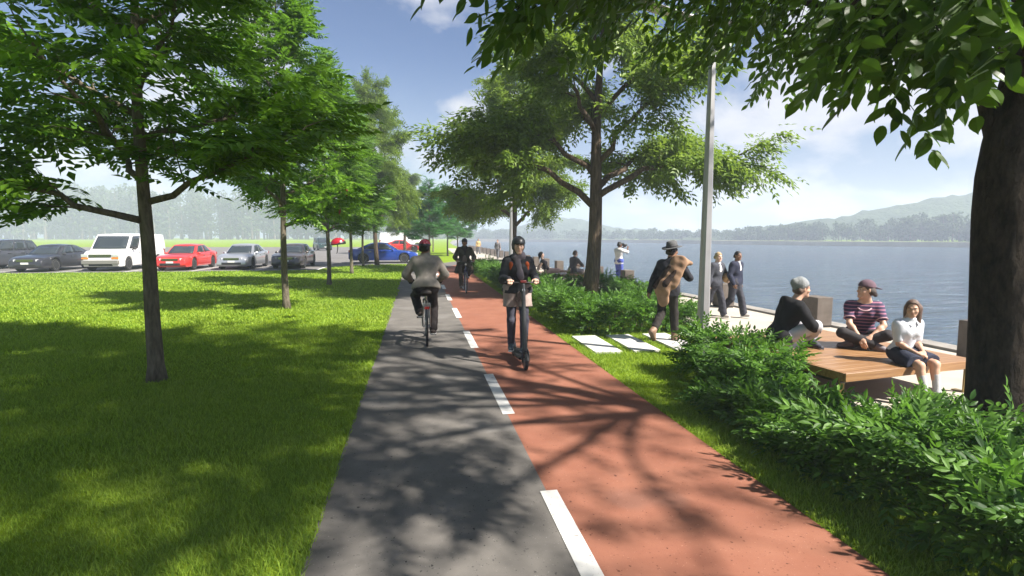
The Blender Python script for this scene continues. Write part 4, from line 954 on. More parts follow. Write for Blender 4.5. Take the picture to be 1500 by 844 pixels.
# ------------------------------------------------------------------ bicycles
def bicycle(label, loc, rz, frame_m, steer=0.0):
    root = empty('bicycle', loc, rz, label, 'bicycle'); RW = .34
    def wheel(y):
        mb = MB(); n = 36; mb.tube([A(0, y+cos(a)*(RW-.018), RW+sin(a)*(RW-.018)) for a in np.linspace(0, 2*pi, n, endpoint=False)], .019, 8, closed=True); w = mb.build('wheel', rubber, root, smooth=True)
        mb = MB(); mb.tube([A(0, y+cos(a)*(RW-.042), RW+sin(a)*(RW-.042)) for a in np.linspace(0, 2*pi, n, endpoint=False)], .011, 6, closed=True)
        for i in range(20):
            a = 2*pi*i/20; s = .025 if i % 2 else -.025; mb.tube([A(s, y+cos(a+.35)*.02, RW+sin(a+.35)*.02), A(0, y+cos(a)*(RW-.045), RW+sin(a)*(RW-.045))], .0013, 4)
        mb.lathe([(.018, -.035), (.026, -.03), (.016, -.02), (.016, .02), (.026, .03), (.018, .035)], (0, y, RW), (1, 0, 0), 12); mb.build('rim', alu, w, smooth=True)
    wheel(-.52); wheel(.52)
    mb = MB(); bb = A(0, -.08, .29); st = A(0, -.22, .80); ht = A(0, .33, .86); hb = A(0, .365, .72)
    for a, b, r in ((bb, st, .017), (st-A(0, 0, .05), ht-A(0, 0, .03), .016), (bb, hb, .020), (ht+A(0, -.005, .03), hb, .021)): mb.tube([a, b], r, 10)
    for s in (-1, 1):
        mb.tube([bb+A(.03*s, -.02, 0), A(.055*s, -.52, RW)], .010, 8); mb.tube([st+A(.015*s, 0, -.05), A(.05*s, -.36, .62), A(.055*s, -.52, RW)], .008, 8)
        mb.tube([hb+A(.045*s, .01, 0), A(.05*s, .45, .50), A(.05*s, .52, RW)], [.014, .012, .010], 8)
    mb.tube([hb+A(-.05, .01, 0), hb+A(.05, .01, 0)], .018, 8); mb.build('frame', frame_m, root, smooth=True)
    mb = MB(); mb.tube([st-A(0, 0, .03), A(0, -.245, .90)], .013, 8); mb.build('seat_post', alu, root, smooth=True)
    F = Field(); F.cap((-.05, -.34, .915), (.05, -.34, .915), .045, k=.03); F.cap((0, -.34, .915), (0, -.12, .925), .045, .018, k=.03); F.cut((0, 0, .895), (0, 0, -1)); V, Fc = F.mesh(.010); link('saddle', np_mesh('saddle', V, Fc, True), dark_leather, root)
    mb = MB(); mb.tube([ht, A(0, .31, 1.03)], .013, 8); mb.tube([A(-.31, .24, 1.07), A(-.20, .31, 1.07), A(-.08, .345, 1.04), A(.08, .345, 1.04), A(.20, .31, 1.07), A(.31, .24, 1.07)], .0115, 8); mb.tube([A(0, .31, 1.02), A(0, .345, 1.04)], .016, 8); hbr = mb.build('handlebar', metal_black, root, smooth=True)
    for s in (-1, 1):
        mb = MB(); mb.tube([A(.315*s, .235, 1.07), A(.205*s, .305, 1.07)], .016, 8); mb.build('grip', rubber, hbr, smooth=True)
        mb = MB(); mb.tube([A(.19*s, .33, 1.07), A(.21*s, .37, 1.06), A(.27*s, .33, 1.05)], .006, 6); mb.build('brake_lever', alu, hbr, smooth=True)
    mb = MB(); mb.lathe([(.085, -.004), (.095, 0), (.085, .004)], (.055, -.08, .29), (1, 0, 0), 24); mb.tube([A(-.07, -.08, .29), A(.07, -.08, .29)], .02, 8)
    mb.tube([A(.07, -.08, .29), A(.075, -.045, .125)], .011, 6); mb.tube([A(-.07, -.08, .29), A(-.075, -.115, .455)], .011, 6); mb.build('crank', metal_grey, root, smooth=True)
    for s, p in ((1, (.125, -.045, .125)), (-1, (-.125, -.115, .455))): mb = MB(); mb.box(p, (.09, .085, .022)); mb.build('pedal', rubber, root, bevel=.004)
    for yc, a0, a1 in ((-.52, 20, 200), (.52, 35, 150)):
        mb = MB(); mb.tube([A(0, yc+cos(rad(a))*(RW+.03)*(-1 if yc < 0 else 1)*-1, RW+sin(rad(a))*(RW+.03)) for a in np.linspace(a0, a1, 14)], .020, 6); mb.build('mudguard', metal_black, root, smooth=True)
    mb = MB()
    for s in (-1, 1): mb.tube([A(.06*s, -.33, .73), A(.06*s, -.74, .73)], .007, 6); mb.tube([A(.06*s, -.66, .73), A(.06*s, -.52, RW)], .006, 6)
    for y in (-.36, -.48, -.60, -.74): mb.tube([A(-.06, y, .73), A(.06, y, .73)], .006, 6)
    mb.build('rear_rack', alu, root, smooth=True)
    mb = MB(); mb.box((0, -.75, .70), (.08, .02, .045)); mb.build('rear_reflector', plain('reflector_red', (.30, .012, .01), .25), root, bevel=.004)
    mb = MB(); mb.lathe([(.02, -.04), (.034, 0), (.034, .02), (.028, .026)], (0, .40, .96), (0, 1, 0), 14); mb.build('front_lamp', alu, root, smooth=True)
    return root
bicycle('grey bicycle ridden away from the viewer on the grey path', (.14, 9.72, 0.0), 0, plain('bike_grey', (.10, .11, .12), .3, .3))
bicycle('dark blue bicycle ridden towards the viewer on the red path', (1.58, 18.14, 0.0), pi, plain('bike_blue', (.03, .03, .10), .3, .2))

def rider_away():
    B = Body((0, -.22, .99), (0, .01, 1.515), (0, .05, 1.70), (.42, .9, 0), ((-.275, .22, 1.11), (.275, .22, 1.11)), ((-.7, -.6, -.5), (.7, -.6, -.5)), ((-.115, -.15, .545), (.12, -.085, .215)), ((-.25, 1, .2), (.15, 1, .1)), ((-.05, 1, -.05), (.15, 1, -.08)), k=1.03, curl=1.1, hdirs=((0.05, .9, -.3), (-.05, .9, -.3)), palms=((.2, 0, -1), (-.2, 0, -1)))
    r = person('cyclist in a beige jacket and dark trousers riding away, red and black helmet', (.14, 9.72, 0), 0, B, brown_skin)
    jk = cloth('beige_jacket', (.235, .212, .185)); jacket('jacket', B, r, .028, jk, .03, 2.0, collar=.055, wr=.007)
    trousers('trousers', B, r, .018, cloth('dark_brown', (.022, .018, .018)), 1.92, loose=.012); shoes(B, r, plain('shoe_brown', (.045, .03, .022), .6), sole_white)
    hair_cap(B, r, black_hair, .008, -.08); helmet(B, r, (plain('helmet_red', (.30, .012, .025), .25, coat=.6), metal_black, plain('helmet_black', (.012, .012, .014), .4)))
    for i in (0, 1): garment('glove', B.hand(i)+[P_cap(B.wr[i], B.wr[i]-B.hd[i]*.03, .030)], .003, cloth('glove_black', (.012, .012, .012)), r, .0075)
rider_away()
def rider_towards():
    B = Body((0, -.22, .99), (0, .0, 1.50), (0, .04, 1.685), (.12, 1, -.05), ((-.275, .22, 1.11), (.275, .22, 1.11)), ((-.6, -.5, -.8), (.6, -.5, -.8)), ((-.12, -.15, .545), (.115, -.085, .215)), ((-.25, 1, .2), (.15, 1, .1)), ((-.1, 1, -.05), (.1, 1, -.08)), k=1.02, curl=1.1, hdirs=((0.05, .9, -.3), (-.05, .9, -.3)), palms=((.2, 0, -1), (-.2, 0, -1)))
    r = person('cyclist in a dark olive coat riding towards the viewer, black helmet', (1.58, 18.14, 0), pi, B, brown_skin, vox=.012)
    h0 = B.P
    ex = [P_cap(B.hip[i]+A(0, .06, .02), B.hip[i]+A((-.12 if i == 0 else .12), .05, -.30), .11, .09, k=.06, flat=.7, ax=(0, 1, 0)) for i in (0, 1)]
    jacket('coat', B, r, .032, cloth('olive_coat', (.032, .034, .020)), .30, 2.0, .014, extra=ex, collar=.05)
    garment('shirt', [P_cap(B.N+B.cf*.105-B.spine*.14, B.P+B.cf*.115+B.spine*.12, .062, .07, k=.02, flat=.55, ax=B.cf)], .012, cloth('grey_shirt', (.13, .11, .10)), r, .012)
    garment('scarf', [P_cap(B.N+B.cf*.04+B.spine*.02-B.cr*.05, B.N+B.cf*.06+B.spine*.01+B.cr*.05, .055, k=.03), P_cap(B.N+B.cf*.08, B.N+B.cf*.12-B.spine*.16, .05, .03, k=.03)], .01, cloth('scarf_black', (.015, .015, .014)), r, .012)
    trousers('trousers', B, r, .016, cloth('olive_brown', (.05, .038, .024)), 1.95, .014, loose=.01); shoes(B, r, dark_leather, sole_brown, .011, .12)
    hair_cap(B, r, black_hair, .008, -.08, vox=.012); helmet(B, r, (plain('helmet_dark', (.014, .015, .014), .4), metal_black), .011)
rider_towards()

# the helmet that floats alone in the air beside the third lawn tree
def lone_helmet():
    x, y, z = far(495, 11.6, 360.5)
    B = Body((0, 0, -.7), (0, 0, -.17), (0, 0, 0), (0, 1, -.22), ((-.3, 0, -.5), (.3, 0, -.5)), ((-1, 0, 0), (1, 0, 0)), ((-.1, 0, -1.5), (.1, 0, -1.5)), ((0, 1, 0), (0, 1, 0)), ((0, 1, 0), (0, 1, 0)), head_tilt=(0, -.12, 1))
    root = empty('bicycle_helmet', (x, y, z), hd(-1, -.1), 'red and black bicycle helmet floating in the air beside the third slim tree trunk', 'helmet')
    root.scale = (1.22, 1.22, 1.22)
    helmet(B, root, (MATS['helmet_red'], metal_black, MATS['helmet_black']), .009, name='shell')
lone_helmet()

# ------------------------------------------------------------------ electric scooter and its rider
def kick_scooter():
    root = empty('electric_scooter', (1.49, 7.78, 0), pi, 'black electric kick scooter ridden by the woman on the red path', 'scooter')
    for y in (.50, -.46):
        mb = MB(); mb.tube([A(0, y+cos(a)*.088, .11+sin(a)*.088) for a in np.linspace(0, 2*pi, 28, endpoint=False)], .024, 8, closed=True); w = mb.build('wheel', rubber, root, smooth=True)
        mb = MB(); mb.lathe([(.03, -.03), (.066, -.022), (.066, .022), (.03, .03)], (0, y, .11), (1, 0, 0), 20); mb.build('rim', metal_grey, w, smooth=True)
    mb = MB(); mb.loft([[(x*w, y, z) for x, z in ((-.075, .105), (.075, .105), (.085, .125), (.085, .14), (-.085, .14), (-.085, .125))] for y, w in ((-.42, .6), (-.36, 1), (.22, 1), (.30, .7))]); mb.build('deck', metal_black, root, bevel=.004)
    mb = MB(); mb.box((0, -.07, .142), (.15, .52, .006)); mb.build('deck_mat', rubber, root)
    mb = MB(); mb.tube([A(0, .28, .13), A(0, .38, .20), A(0, .43, .29)], [.035, .032, .030], 10); mb.tube([A(0, .44, .27), A(0, .30, 1.22)], [.034, .028], 12); mb.build('stem', plain('scooter_grey', (.045, .047, .05), .4, .3), root, smooth=True)
    mb = MB()
    for s in (-1, 1): mb.tube([A(.03*s, .44, .29), A(.045*s, .47, .22), A(.045*s, .50, .11)], .012, 8)
    mb.tube([A(-.045, .46, .25), A(.045, .46, .25)], .014, 8); mb.build('fork', metal_black, root, smooth=True)
    for yc in (.50, -.46): mb = MB(); mb.tube([A(0, yc+cos(rad(a))*.13, .11+sin(rad(a))*.13) for a in np.linspace(20, 165, 10)], .022, 8); mb.build('mudguard', metal_black, root, smooth=True)
    mb = MB(); mb.tube([A(-.25, .27, 1.235), A(-.1, .295, 1.235), A(.1, .295, 1.235), A(.25, .27, 1.235)], .013, 8); hb = mb.build('handlebar', metal_black, root, smooth=True)
    mb = MB(); mb.box((0, .30, 1.25), (.09, .05, .035)); mb.build('display', plain('scooter_red', (.11, .015, .015), .4), hb, bevel=.006)
    for s in (-1, 1): mb = MB(); mb.tube([A(.15*s, .287, 1.235), A(.26*s, .268, 1.235)], .018, 8); mb.build('grip', rubber, hb, smooth=True)
    mb = MB(); mb.lathe([(.012, -.02), (.024, 0), (.022, .014)], (0, .325, 1.13), (0, 1, .1), 14); mb.build('headlight', alu, root, smooth=True)
kick_scooter()
def scooter_rider():
    B = Body((0, -.16, 1.055), (0, -.10, 1.575), (0, -.05, 1.755), (.06, 1, -.10), ((-.20, .22, 1.275), (.20, .22, 1.275)), ((-.45, -.5, -1), (.45, -.5, -1)), ((-.075, -.02, .222), (.075, -.27, .222)), ((-.1, 1, 0), (.15, 1, 0)), ((-.15, 1, 0), (.2, 1, 0)), k=1.0, female=True, curl=1.15, hdirs=((.05, .85, -.15), (-.05, .85, -.15)), palms=((.1, 0, -1), (-.1, 0, -1)))
    r = person('woman riding the electric scooter, charcoal jacket, beige shorts over leggings, black helmet', (1.49, 7.78, 0), pi, B, pale_skin, vox=.008)
    trousers('leggings', B, r, .006, cloth('leggings', (.055, .055, .075)), 1.97, .010, wr=.002)
    pr = [P_cap(B.hip[i]+A(0, 0, .04), B.hip[i]+(B.kn[i]-B.hip[i])*.50+A(-.02 if i == 0 else .02, 0, 0), .105, .098, k=.04) for i in (0, 1)]+[P_cap(B.hip[0]+A(0, 0, .05), B.hip[1]+A(0, 0, .05), .12, k=.05, flat=.88, ax=B.hf)]
    garment('shorts', pr, .012, cloth('beige_shorts', (.33, .26, .235)), r, .010, [(B.P+A(0, 0, .12), A(0, 0, 1)), (B.hip[0]+(B.kn[0]-B.hip[0])*.52, A(0, .05, -1))], .006)
    jacket('jacket', B, r, .026, cloth('charcoal_jacket', (.035, .036, .042)), -.0, 2.0, .010, collar=.05, wr=.007)
    garment('scarf', [P_cap(B.N+B.cf*.035+B.spine*.03-B.cr*.05, B.N+B.cf*.05+B.spine*.02+B.cr*.05, .052, k=.03), P_cap(B.N+B.cf*.09+B.cr*.035, B.N+B.cf*.165-B.spine*.26-B.cr*.02, .038, .045, k=.02, flat=.5, ax=B.cf), P_cap(B.N+B.cf*.05+B.spine*.03-B.cr*.04, B.hp(.05, -.02, .02), .05, k=.04)], .008, cloth('scarf_lilac', (.15, .13, .15)), r, .009, wr=.004)
    bow_ = [P_cap(B.P+B.cf*.13+B.spine*.03, B.P+B.cf*.15-B.spine*.10+B.cr*s, .018, .026, k=.01, flat=.5, ax=B.cf) for s in (-.06, .03)]
    garment('belt_bow', bow_, .004, cloth('belt', (.16, .12, .105)), r, .008)
    shoes(B, r, plain('shoe_teal', (.06, .085, .10), .6), sole_white); hair_cap(B, r, dark_hair, .012, -.16, extra=[P_cap(B.hp(s*.068, -.02, -.02), B.hp(s*.062, .01, -.15), .028, .02, k=.02) for s in (-1, 1)])
    helmet(B, r, (plain('helmet_charcoal', (.022, .023, .026), .4), metal_black), .008)
    # backpack: a thing of its own, carried on the back
    bp = empty('backpack', (1.49, 7.78, 0), pi, 'backpack with orange straps on the back of the scooter rider', 'backpack')
    F = Field(); b0 = B.P-B.cf*.19+B.spine*.10; b1 = B.N-B.cf*.17-B.spine*.10; F.cap(b0-B.cr*.09, b0+B.cr*.09, .085, k=.05); F.cap(b1-B.cr*.08, b1+B.cr*.08, .075, k=.05); F.cap(b0, b1, .15, k=.05, flat=.6, ax=B.cf); V, Fc = F.mesh(.012, .003); link('bag', np_mesh('bag', V, Fc, True), cloth('bag_grey', (.05, .05, .055)), bp)
    for s in (-1, 1):
        c = B.N-B.spine*.075; 
        pr = [P_cap(c+B.cr*.115*s-B.cf*.11-B.spine*.04, c+B.cr*.115*s+B.spine*.062, .030, k=.02, flat=.5, ax=B.cr), P_cap(c+B.cr*.115*s+B.spine*.062, c+B.cr*.122*s+B.cf*.105-B.spine*.01, .027, k=.02), P_cap(c+B.cr*.122*s+B.cf*.105-B.spine*.01, c+B.cr*.125*s+B.cf*.120-B.spine*.075, .026, .022, k=.02)]
        garment('strap', pr, .002, cloth('strap_orange', (.36, .075, .025)), bp, .009, wr=0)
scooter_rider()

# ------------------------------------------------------------------ people by the water
def man_in_hat():
    B = Body((0, 0, .905), (.02, .06, 1.42), (.03, .10, 1.60), (.30, .95, -.05), ((-.30, -.10, .86), (.15, .30, 1.17)), ((-.5, -1, 0), (1, -.6, -.4)), ((-.085, -.33, .20), (.085, .16, .082)), ((0, 1, .1), (0, 1, .1)), ((0, .62, -.78), (.05, 1, -.02)), k=.985, curl=.7)
    loc = (4.36, 8.78, .04); rz = hd(.80, .60)
    r = person('man in a grey brimmed hat walking towards the water, tan coat over his shoulder', loc, rz, B, brown_skin)
    jacket('jacket', B, r, .022, cloth('dark_jacket', (.024, .024, .030)), .10, 2.0, collar=.04, wr=.007)
    trousers('trousers', B, r, .014, cloth('dark_trousers', (.028, .024, .022)), 1.75, wr=.007, loose=.006); shoes(B, r, tan_leather, sole_brown, .009, .20)
    sh = B.sh[1]; bk = -B.cf
    pr = [P_cap(sh+B.spine*.075-B.cr*.05, sh+B.spine*.02+B.cr*.07, .055, .05, k=.05), P_cap(sh+B.spine*.05-B.cr*.06+bk*.06, B.P+bk*.17-B.cr*.02+B.spine*.02, .095, .125, k=.06, flat=.36, ax=bk),
          P_cap(sh+B.spine*.04+B.cr*.04+bk*.05, B.P+bk*.13+B.cr*.14+B.spine*.12, .09, .10, k=.06, flat=.42, ax=bk), P_cap(B.P+bk*.17-B.cr*.02+B.spine*.05, B.P+bk*.16+B.cr*.03-B.spine*.20, .125, .085, k=.05, flat=.34, ax=bk),
          P_cap(sh+B.spine*.06+B.cr*.05, sh+B.cr*.15+B.cf*.06+B.spine*.03, .06, .03, k=.04)]
    garment('draped_coat', pr, .012, cloth('tan_coat', (.29, .18, .115)), r, .011, wr=.011)
    garment('coat_lining', [P_cap(sh+bk*.12-B.spine*.12-B.cr*.01, B.P+bk*.215+B.cr*.05+B.spine*.10, .03, .05, k=.02, flat=.5, ax=bk), P_cap(sh+bk*.14-B.spine*.05-B.cr*.13, B.P+bk*.20-B.cr*.13+B.spine*.05, .028, .045, k=.02, flat=.5, ax=bk)], .010, cloth('lining_dark', (.03, .02, .016)), r, .011, wr=.007)
    hair_cap(B, r, black_hair, .008, -.10); brim_hat(B, r, plain('felt_grey', (.085, .085, .088), .9, var=.15), plain('felt_band', (.02, .02, .02), .8), .22)
man_in_hat()
def photographer():
    B = Body((0, 0, .895), (0, -.02, 1.39), (0, .03, 1.555), (0, 1, -.02), ((-.07, .27, 1.47), (.10, .34, 1.43)), ((-.6, .3, -1), (.8, .3, -1)), ((-.11, .0, .08), (.11, .02, .08)), ((0, 1, 0), (0, 1, 0)), ((-.15, 1, 0), (.15, 1, 0)), k=.965, curl=1.0, hdirs=((.5, .7, .3), (-.3, .8, .4)), palms=((1, -.2, 0), (-1, -.2, 0)))
    loc = (8.02, 20.45, 0); rz = hd(.96, .28)
    r = person('man photographing the lake, white shirt and blue shorts, beside a concrete bollard', loc, rz, B, dark_skin, vox=.013)
    jacket('shirt', B, r, .024, cloth('white_shirt', (.66, .64, .63), .06), .12, .95, .014, collar=.02); trousers('shorts', B, r, .028, cloth('blue_shorts', (.075, .10, .36)), 1.02, .014, loose=.02); shoes(B, r, plain('shoe_grey', (.25, .25, .26), .6), sole_white, .012)
    hair_cap(B, r, black_hair, .010, -.05, vox=.013)
    cm = empty('camera_body', loc, rz, 'black camera held up to his eye by the photographer', 'camera'); c = B.hp(.02, .15, .0)
    mb = MB(); mb.box(c, (.14, .065, .095)); mb.box(c+A(0, 0, .06), (.05, .05, .03)); mb.build('camera_case', metal_black, cm, bevel=.008)
    mb = MB(); mb.lathe([(.034, .03), (.036, .06), (.033, .12), (.040, .17), (.040, .185)], c, (0, 1, 0), 18); mb.build('lens', metal_black, cm, smooth=True)
photographer()
def schoolboy(label, loc, rz, k, pose, skin, hair, cardigan):
    B = Body(k=k, **pose); r = person(label, loc, rz, B, skin, vox=.0105)
    jacket('shirt', B, r, .010, cloth('boy_shirt', (.62, .60, .58), .06), .0, 1.6, .012, collar=.012, wr=.003)
    # V-necked cardigan
    F = Field(); F.add(B.torso()+B.sleeve(0, 1.95)+B.sleeve(1, 1.95), .022); h = B.P-B.spine*.05*k; F.cap(h-B.hr*.05*k, h+B.hr*.05*k, .14*k, k=.06, flat=.86, ax=B.hf); F.cut(B.P-B.spine*.06*k, -B.spine); F.cut(B.N+B.spine*.03*k, B.spine)
    F.sub(B.N+B.cf*.13*k+B.spine*.06*k, B.N+B.cf*.17*k-B.spine*.17*k, .055*k); V, Fc = F.mesh(.012, .005); link('cardigan', np_mesh('cardigan', V, Fc, True), cardigan, r)
    trousers('trousers', B, r, .022, cloth('school_trousers', (.040, .040, .050)), 1.95, wr=.009, loose=.02); shoes(B, r, plain('shoe_light', (.40, .36, .33), .6), sole_white, .010)
    hair_cap(B, r, hair, .012 if hair is not black_hair else .004, -.06); return B, r
s = .87
B1, _ = schoolboy('blond schoolboy in a dark cardigan, ball under his arm, half behind the lamp post', (6.80, 11.30, 0), hd(.38, -.92), s, dict(P=(0, 0, .93*s), N=(0, .03, 1.46*s), H=(0, .06, 1.64*s), face=(.25, .95, -.05), hands=((-.24, .16, 1.03*s), (.27, .02, .84*s)), elbows=((-1, -.7, 0), (.5, -1, 0)), feet=((-.08, .20, .08), (.08, -.22, .10)), knees=((0, 1, .1), (0, 1, .1)), toes=((-.1, 1, .05), (.1, 1, -.25)), palms=((.9, -.3, .3), None), curl=(.55, .5)), pale_skin, blond_hair, cloth('cardigan_grey', (.050, .052, .065)))
s = .885
schoolboy('dark haired schoolboy in a navy cardigan walking with a hand in his pocket', (7.30, 11.30, 0), hd(.50, -.87), s, dict(P=(0, 0, .93*s), N=(0, .02, 1.46*s), H=(0, .05, 1.64*s), face=(.35, .93, -.02), hands=((-.24, .02, .86*s), (.20, .07, .90*s)), elbows=((-.5, -1, 0), (1, -1, 0)), feet=((-.05, .22, .08), (.05, -.28, .16)), knees=((0, 1, .1), (0, 1, .1)), toes=((-.1, 1, .08), (.1, .85, -.5)), curl=.5), brown_skin, black_hair, cloth('cardigan_navy', (.024, .027, .048)))
def ball():
    s = .87; c = A(-.27, .10, .99*s+.07); th = hd(.38, -.92); x = 6.80+c[0]*cos(th)-c[1]*sin(th); y = 11.30+c[0]*sin(th)+c[1]*cos(th)
    mb = MB(); mb.ell((0, 0, 0), (.115, .115, .115), None, 24); o = mb.build('ball', plain('ball_leather', (.38, .22, .09), .5, var=.5, vscale=7), smooth=True, angle=180); o.location = (x, y, c[2]); tag(o, 'brown and yellow ball held under the arm of the blond schoolboy', 'ball')
    b = o
    mb = MB()
    for n in ((1, 0, 0), (0, 1, 0), (.6, .6, .5)):
        n = nrm(n); u = nrm(np.cross(n, (.3, .2, 1))); w = np.cross(n, u); mb.tube([(u*cos(a)+w*sin(a))*.1145 for a in np.linspace(0, 2*pi, 28, endpoint=False)], .003, 4, closed=True)
    mb.build('seam', rubber, b)
ball()

# ------------------------------------------------------------------ timber benches and the people on them
timber = wood_mat(); brass = plain('leg_bronze', (.34, .25, .10), .35, .7); steel_dark = plain('steel_dark', (.04, .04, .04), .5)
def bench(label, loc, rz, w, d, h=.42):
    root = empty('bench', loc, rz, label, 'bench'); n = 17; bw = d/n; mb = MB()
    for i in range(n): mb.box((0, -d/2+bw*(i+.5), h-.025), (w-.06, bw-.002, .05))
    mb.build('seat', timber, root, bevel=.0015)
    mb = MB(); t = .028
    mb.box((0, -d/2-t/2-.003, h-.048), (w, t, .095)); mb.box((0, d/2+t/2+.003, h-.048), (w, t, .095))
    for s in (-1, 1): mb.box((s*(w/2-t/2), 0, h-.048), (t, d, .094))
    mb.build('edge_board', timber, root, bevel=.004)
    for sx in (-1, 1):
        for sy in (-1, 1):
            mb = MB(); mb.box((sx*(w/2-.05), sy*(d/2-.06), (h-.10)/2), (.075, .02, h-.10)); mb.box((sx*(w/2-.05), sy*(d/2-.12), .008), (.075, .14, .012)); mb.build('leg', brass, root, bevel=.003)
    mb = MB()
    q_ = [(-w/2+.03, -d/2+.05), (w/2-.03, -d/2+.05), (w/2-.03, d/2-.05), (-w/2+.03, d/2-.05)]
    mb.tube([A(x, y, h-.112) for x, y in q_], .018, 6, closed=True)
    mb.build('under_frame', steel_dark, root); return root
BZ = rad(8); bench('large square timber bench with bronze legs where three people sit', (5.41, 6.15, .004), BZ, 2.10, 2.16)
bench('small distant timber bench with two sitters behind the clipped hedge', (5.6, 20.75, .004), rad(-8), 2.1, 1.7)
SEAT = .424
def man_in_hoodie():
    B = Body((0, 0, .115), (0, .17, .60), (0, .27, .775), (-.05, 1, -.04), ((-.10, .44, .24), (.10, .44, .22)), ((-1, -.2, -.4), (1, -.2, -.4)), ((.10, .40, .075), (-.10, .46, .075)), ((-.75, .6, .75), (.75, .6, .75)), ((.8, .35, -.1), (-.8, .35, -.1)), k=.97, curl=.6)
    loc = (4.80, 6.36, SEAT); rz = hd(.985, -.20)
    r = person('man in a black hoodie and grey beanie sitting cross-legged on the bench', loc, rz, B, tan_skin, vox=.008)
    k = B.k; bk = -B.cf
    jacket('hoodie', B, r, .030, cloth('hoodie_black', (.012, .012, .014)), .04, 1.95, .010, extra=[P_cap(B.N+bk*.075-B.cr*.045-B.spine*.035, B.N+bk*.075+B.cr*.045-B.spine*.035, .052, k=.05), P_cap(B.N-B.cr*.07+B.spine*.03, B.N+bk*.085+B.spine*.0, .040, .042, k=.04), P_cap(B.N+B.cr*.07+B.spine*.03, B.N+bk*.085+B.spine*.0, .040, .042, k=.04)], wr=.008)
    mb = MB()
    for s_ in (-1, 1): mb.tube([B.N+B.cf*.10+B.cr*.035*s_-B.spine*.02, B.N+B.cf*.165+B.cr*.04*s_-B.spine*.10, B.N+B.cf*.175+B.cr*.04*s_-B.spine*.20], .007, 5)
    mb.build('drawcord', sole_white, r, smooth=True)
    trousers('trousers', B, r, .020, cloth('light_grey_jogger', (.46, .46, .49), .08), 1.86, .010, waist=None, wr=.007); shoes(B, r, plain('shoe_navy', (.025, .027, .04), .7), sole_brown)
    hair_cap(B, r, brown_hair, .012, -.10, front=.075)
    garment('beanie', [P_ell(B.hp(0, -.022, .040), (.092*k, .108*k, .105*k), B.HR), P_cap(B.hp(0, -.05, .08), B.hp(0, -.105, .085), .085*k, .055*k, k=.04)], .004, plain('knit_grey', (.22, .23, .235), .95, var=.2, vscale=50, bump=.6, bscale=70), r, .009, [(B.hp(0, 0, .030), nrm(-B.hu+B.face*.55))], .003)
man_in_hoodie()
def woman_in_tee():
    B = Body((0, 0, .115), (0, .13, .60), (0, .19, .775), (.92, .42, .02), ((-.06, .40, .18), (.05, .42, .16)), ((-1, .1, -.5), (1, .1, -.5)), ((.13, .33, .07), (-.13, .40, .07)), ((-.95, .5, .40), (.95, .5, .40)), ((.9, .2, -.1), (-.9, .2, -.1)), k=.97, female=True, curl=.5, hdirs=((.45, .5, -.75), (-.35, .5, -.8)), palms=((.3, -.6, -.6), (-.3, -.6, -.6)))
    loc = (5.93, 6.22, SEAT); rz = hd(-.60, -.80)
    r = person('woman in a striped purple T-shirt and cap sitting cross-legged on the bench', loc, rz, B, tan_skin, vox=.008)
    jacket('t_shirt', B, r, .014, tee_mat(), .02, .62, .010, wr=.004)
    trim = cloth('pink_trim', (.50, .32, .36))
    mb = MB(); c = B.N-B.spine*.02+B.cf*.02
    mb.tube([c+B.cr*.092*cos(a)+((B.cf*.116+B.spine*-.050) if sin(a) > 0 else (B.cf*.085+B.spine*-.02))*sin(a) for a in np.linspace(0, 2*pi, 28, endpoint=False)], .010, 6, closed=True); mb.build('neckband', trim, r, smooth=True)
    for i in (0, 1):
        q = B.sh[i]+(B.el[i]-B.sh[i])*.70; d = nrm(B.el[i]-B.sh[i]); u = nrm(np.cross(d, (0, 0, 1))); w = np.cross(d, u); mb = MB(); mb.tube([q+(u*cos(a)+w*sin(a))*.064 for a in np.linspace(0, 2*pi, 20, endpoint=False)], .007, 5, closed=True); mb.build('sleeve_band', trim, r, smooth=True)
    trousers('leggings', B, r, .010, cloth('dark_leggings', (.035, .032, .034)), 1.88, .010, waist=None, wr=.004); shoes(B, r, plain('shoe_plum', (.10, .08, .09), .6), sole_white)
    hair_cap(B, r, dark_hair, .010, -.10, extra=[P_cap(B.hp(0, -.09, -.02), B.hp(0, -.135, -.07), .038, .028, k=.02)])
    k = B.k; capm = cloth('cap_mauve', (.12, .075, .095))
    cp = garment('cap', [P_ell(B.hp(0, -.014, .034), (.089*k, .109*k, .103*k), B.HR)], .004, capm, r, .009, [(B.hp(0, 0, .035), nrm(-B.hu+B.face*.12))], .001)
    garment('peak', [P_cap(B.hp(-.03, -.115, .035), B.hp(.03, -.115, .035), .05, k=.02), P_cap(B.hp(-.025, -.155, .02), B.hp(.025, -.155, .02), .04, k=.03)], .004, capm, cp, .008, [(B.hp(0, -.1, .040), nrm(B.hu+B.face*-.25)), (B.hp(0, -.1, .028), nrm(-B.hu+B.face*.25))], 0)
woman_in_tee()
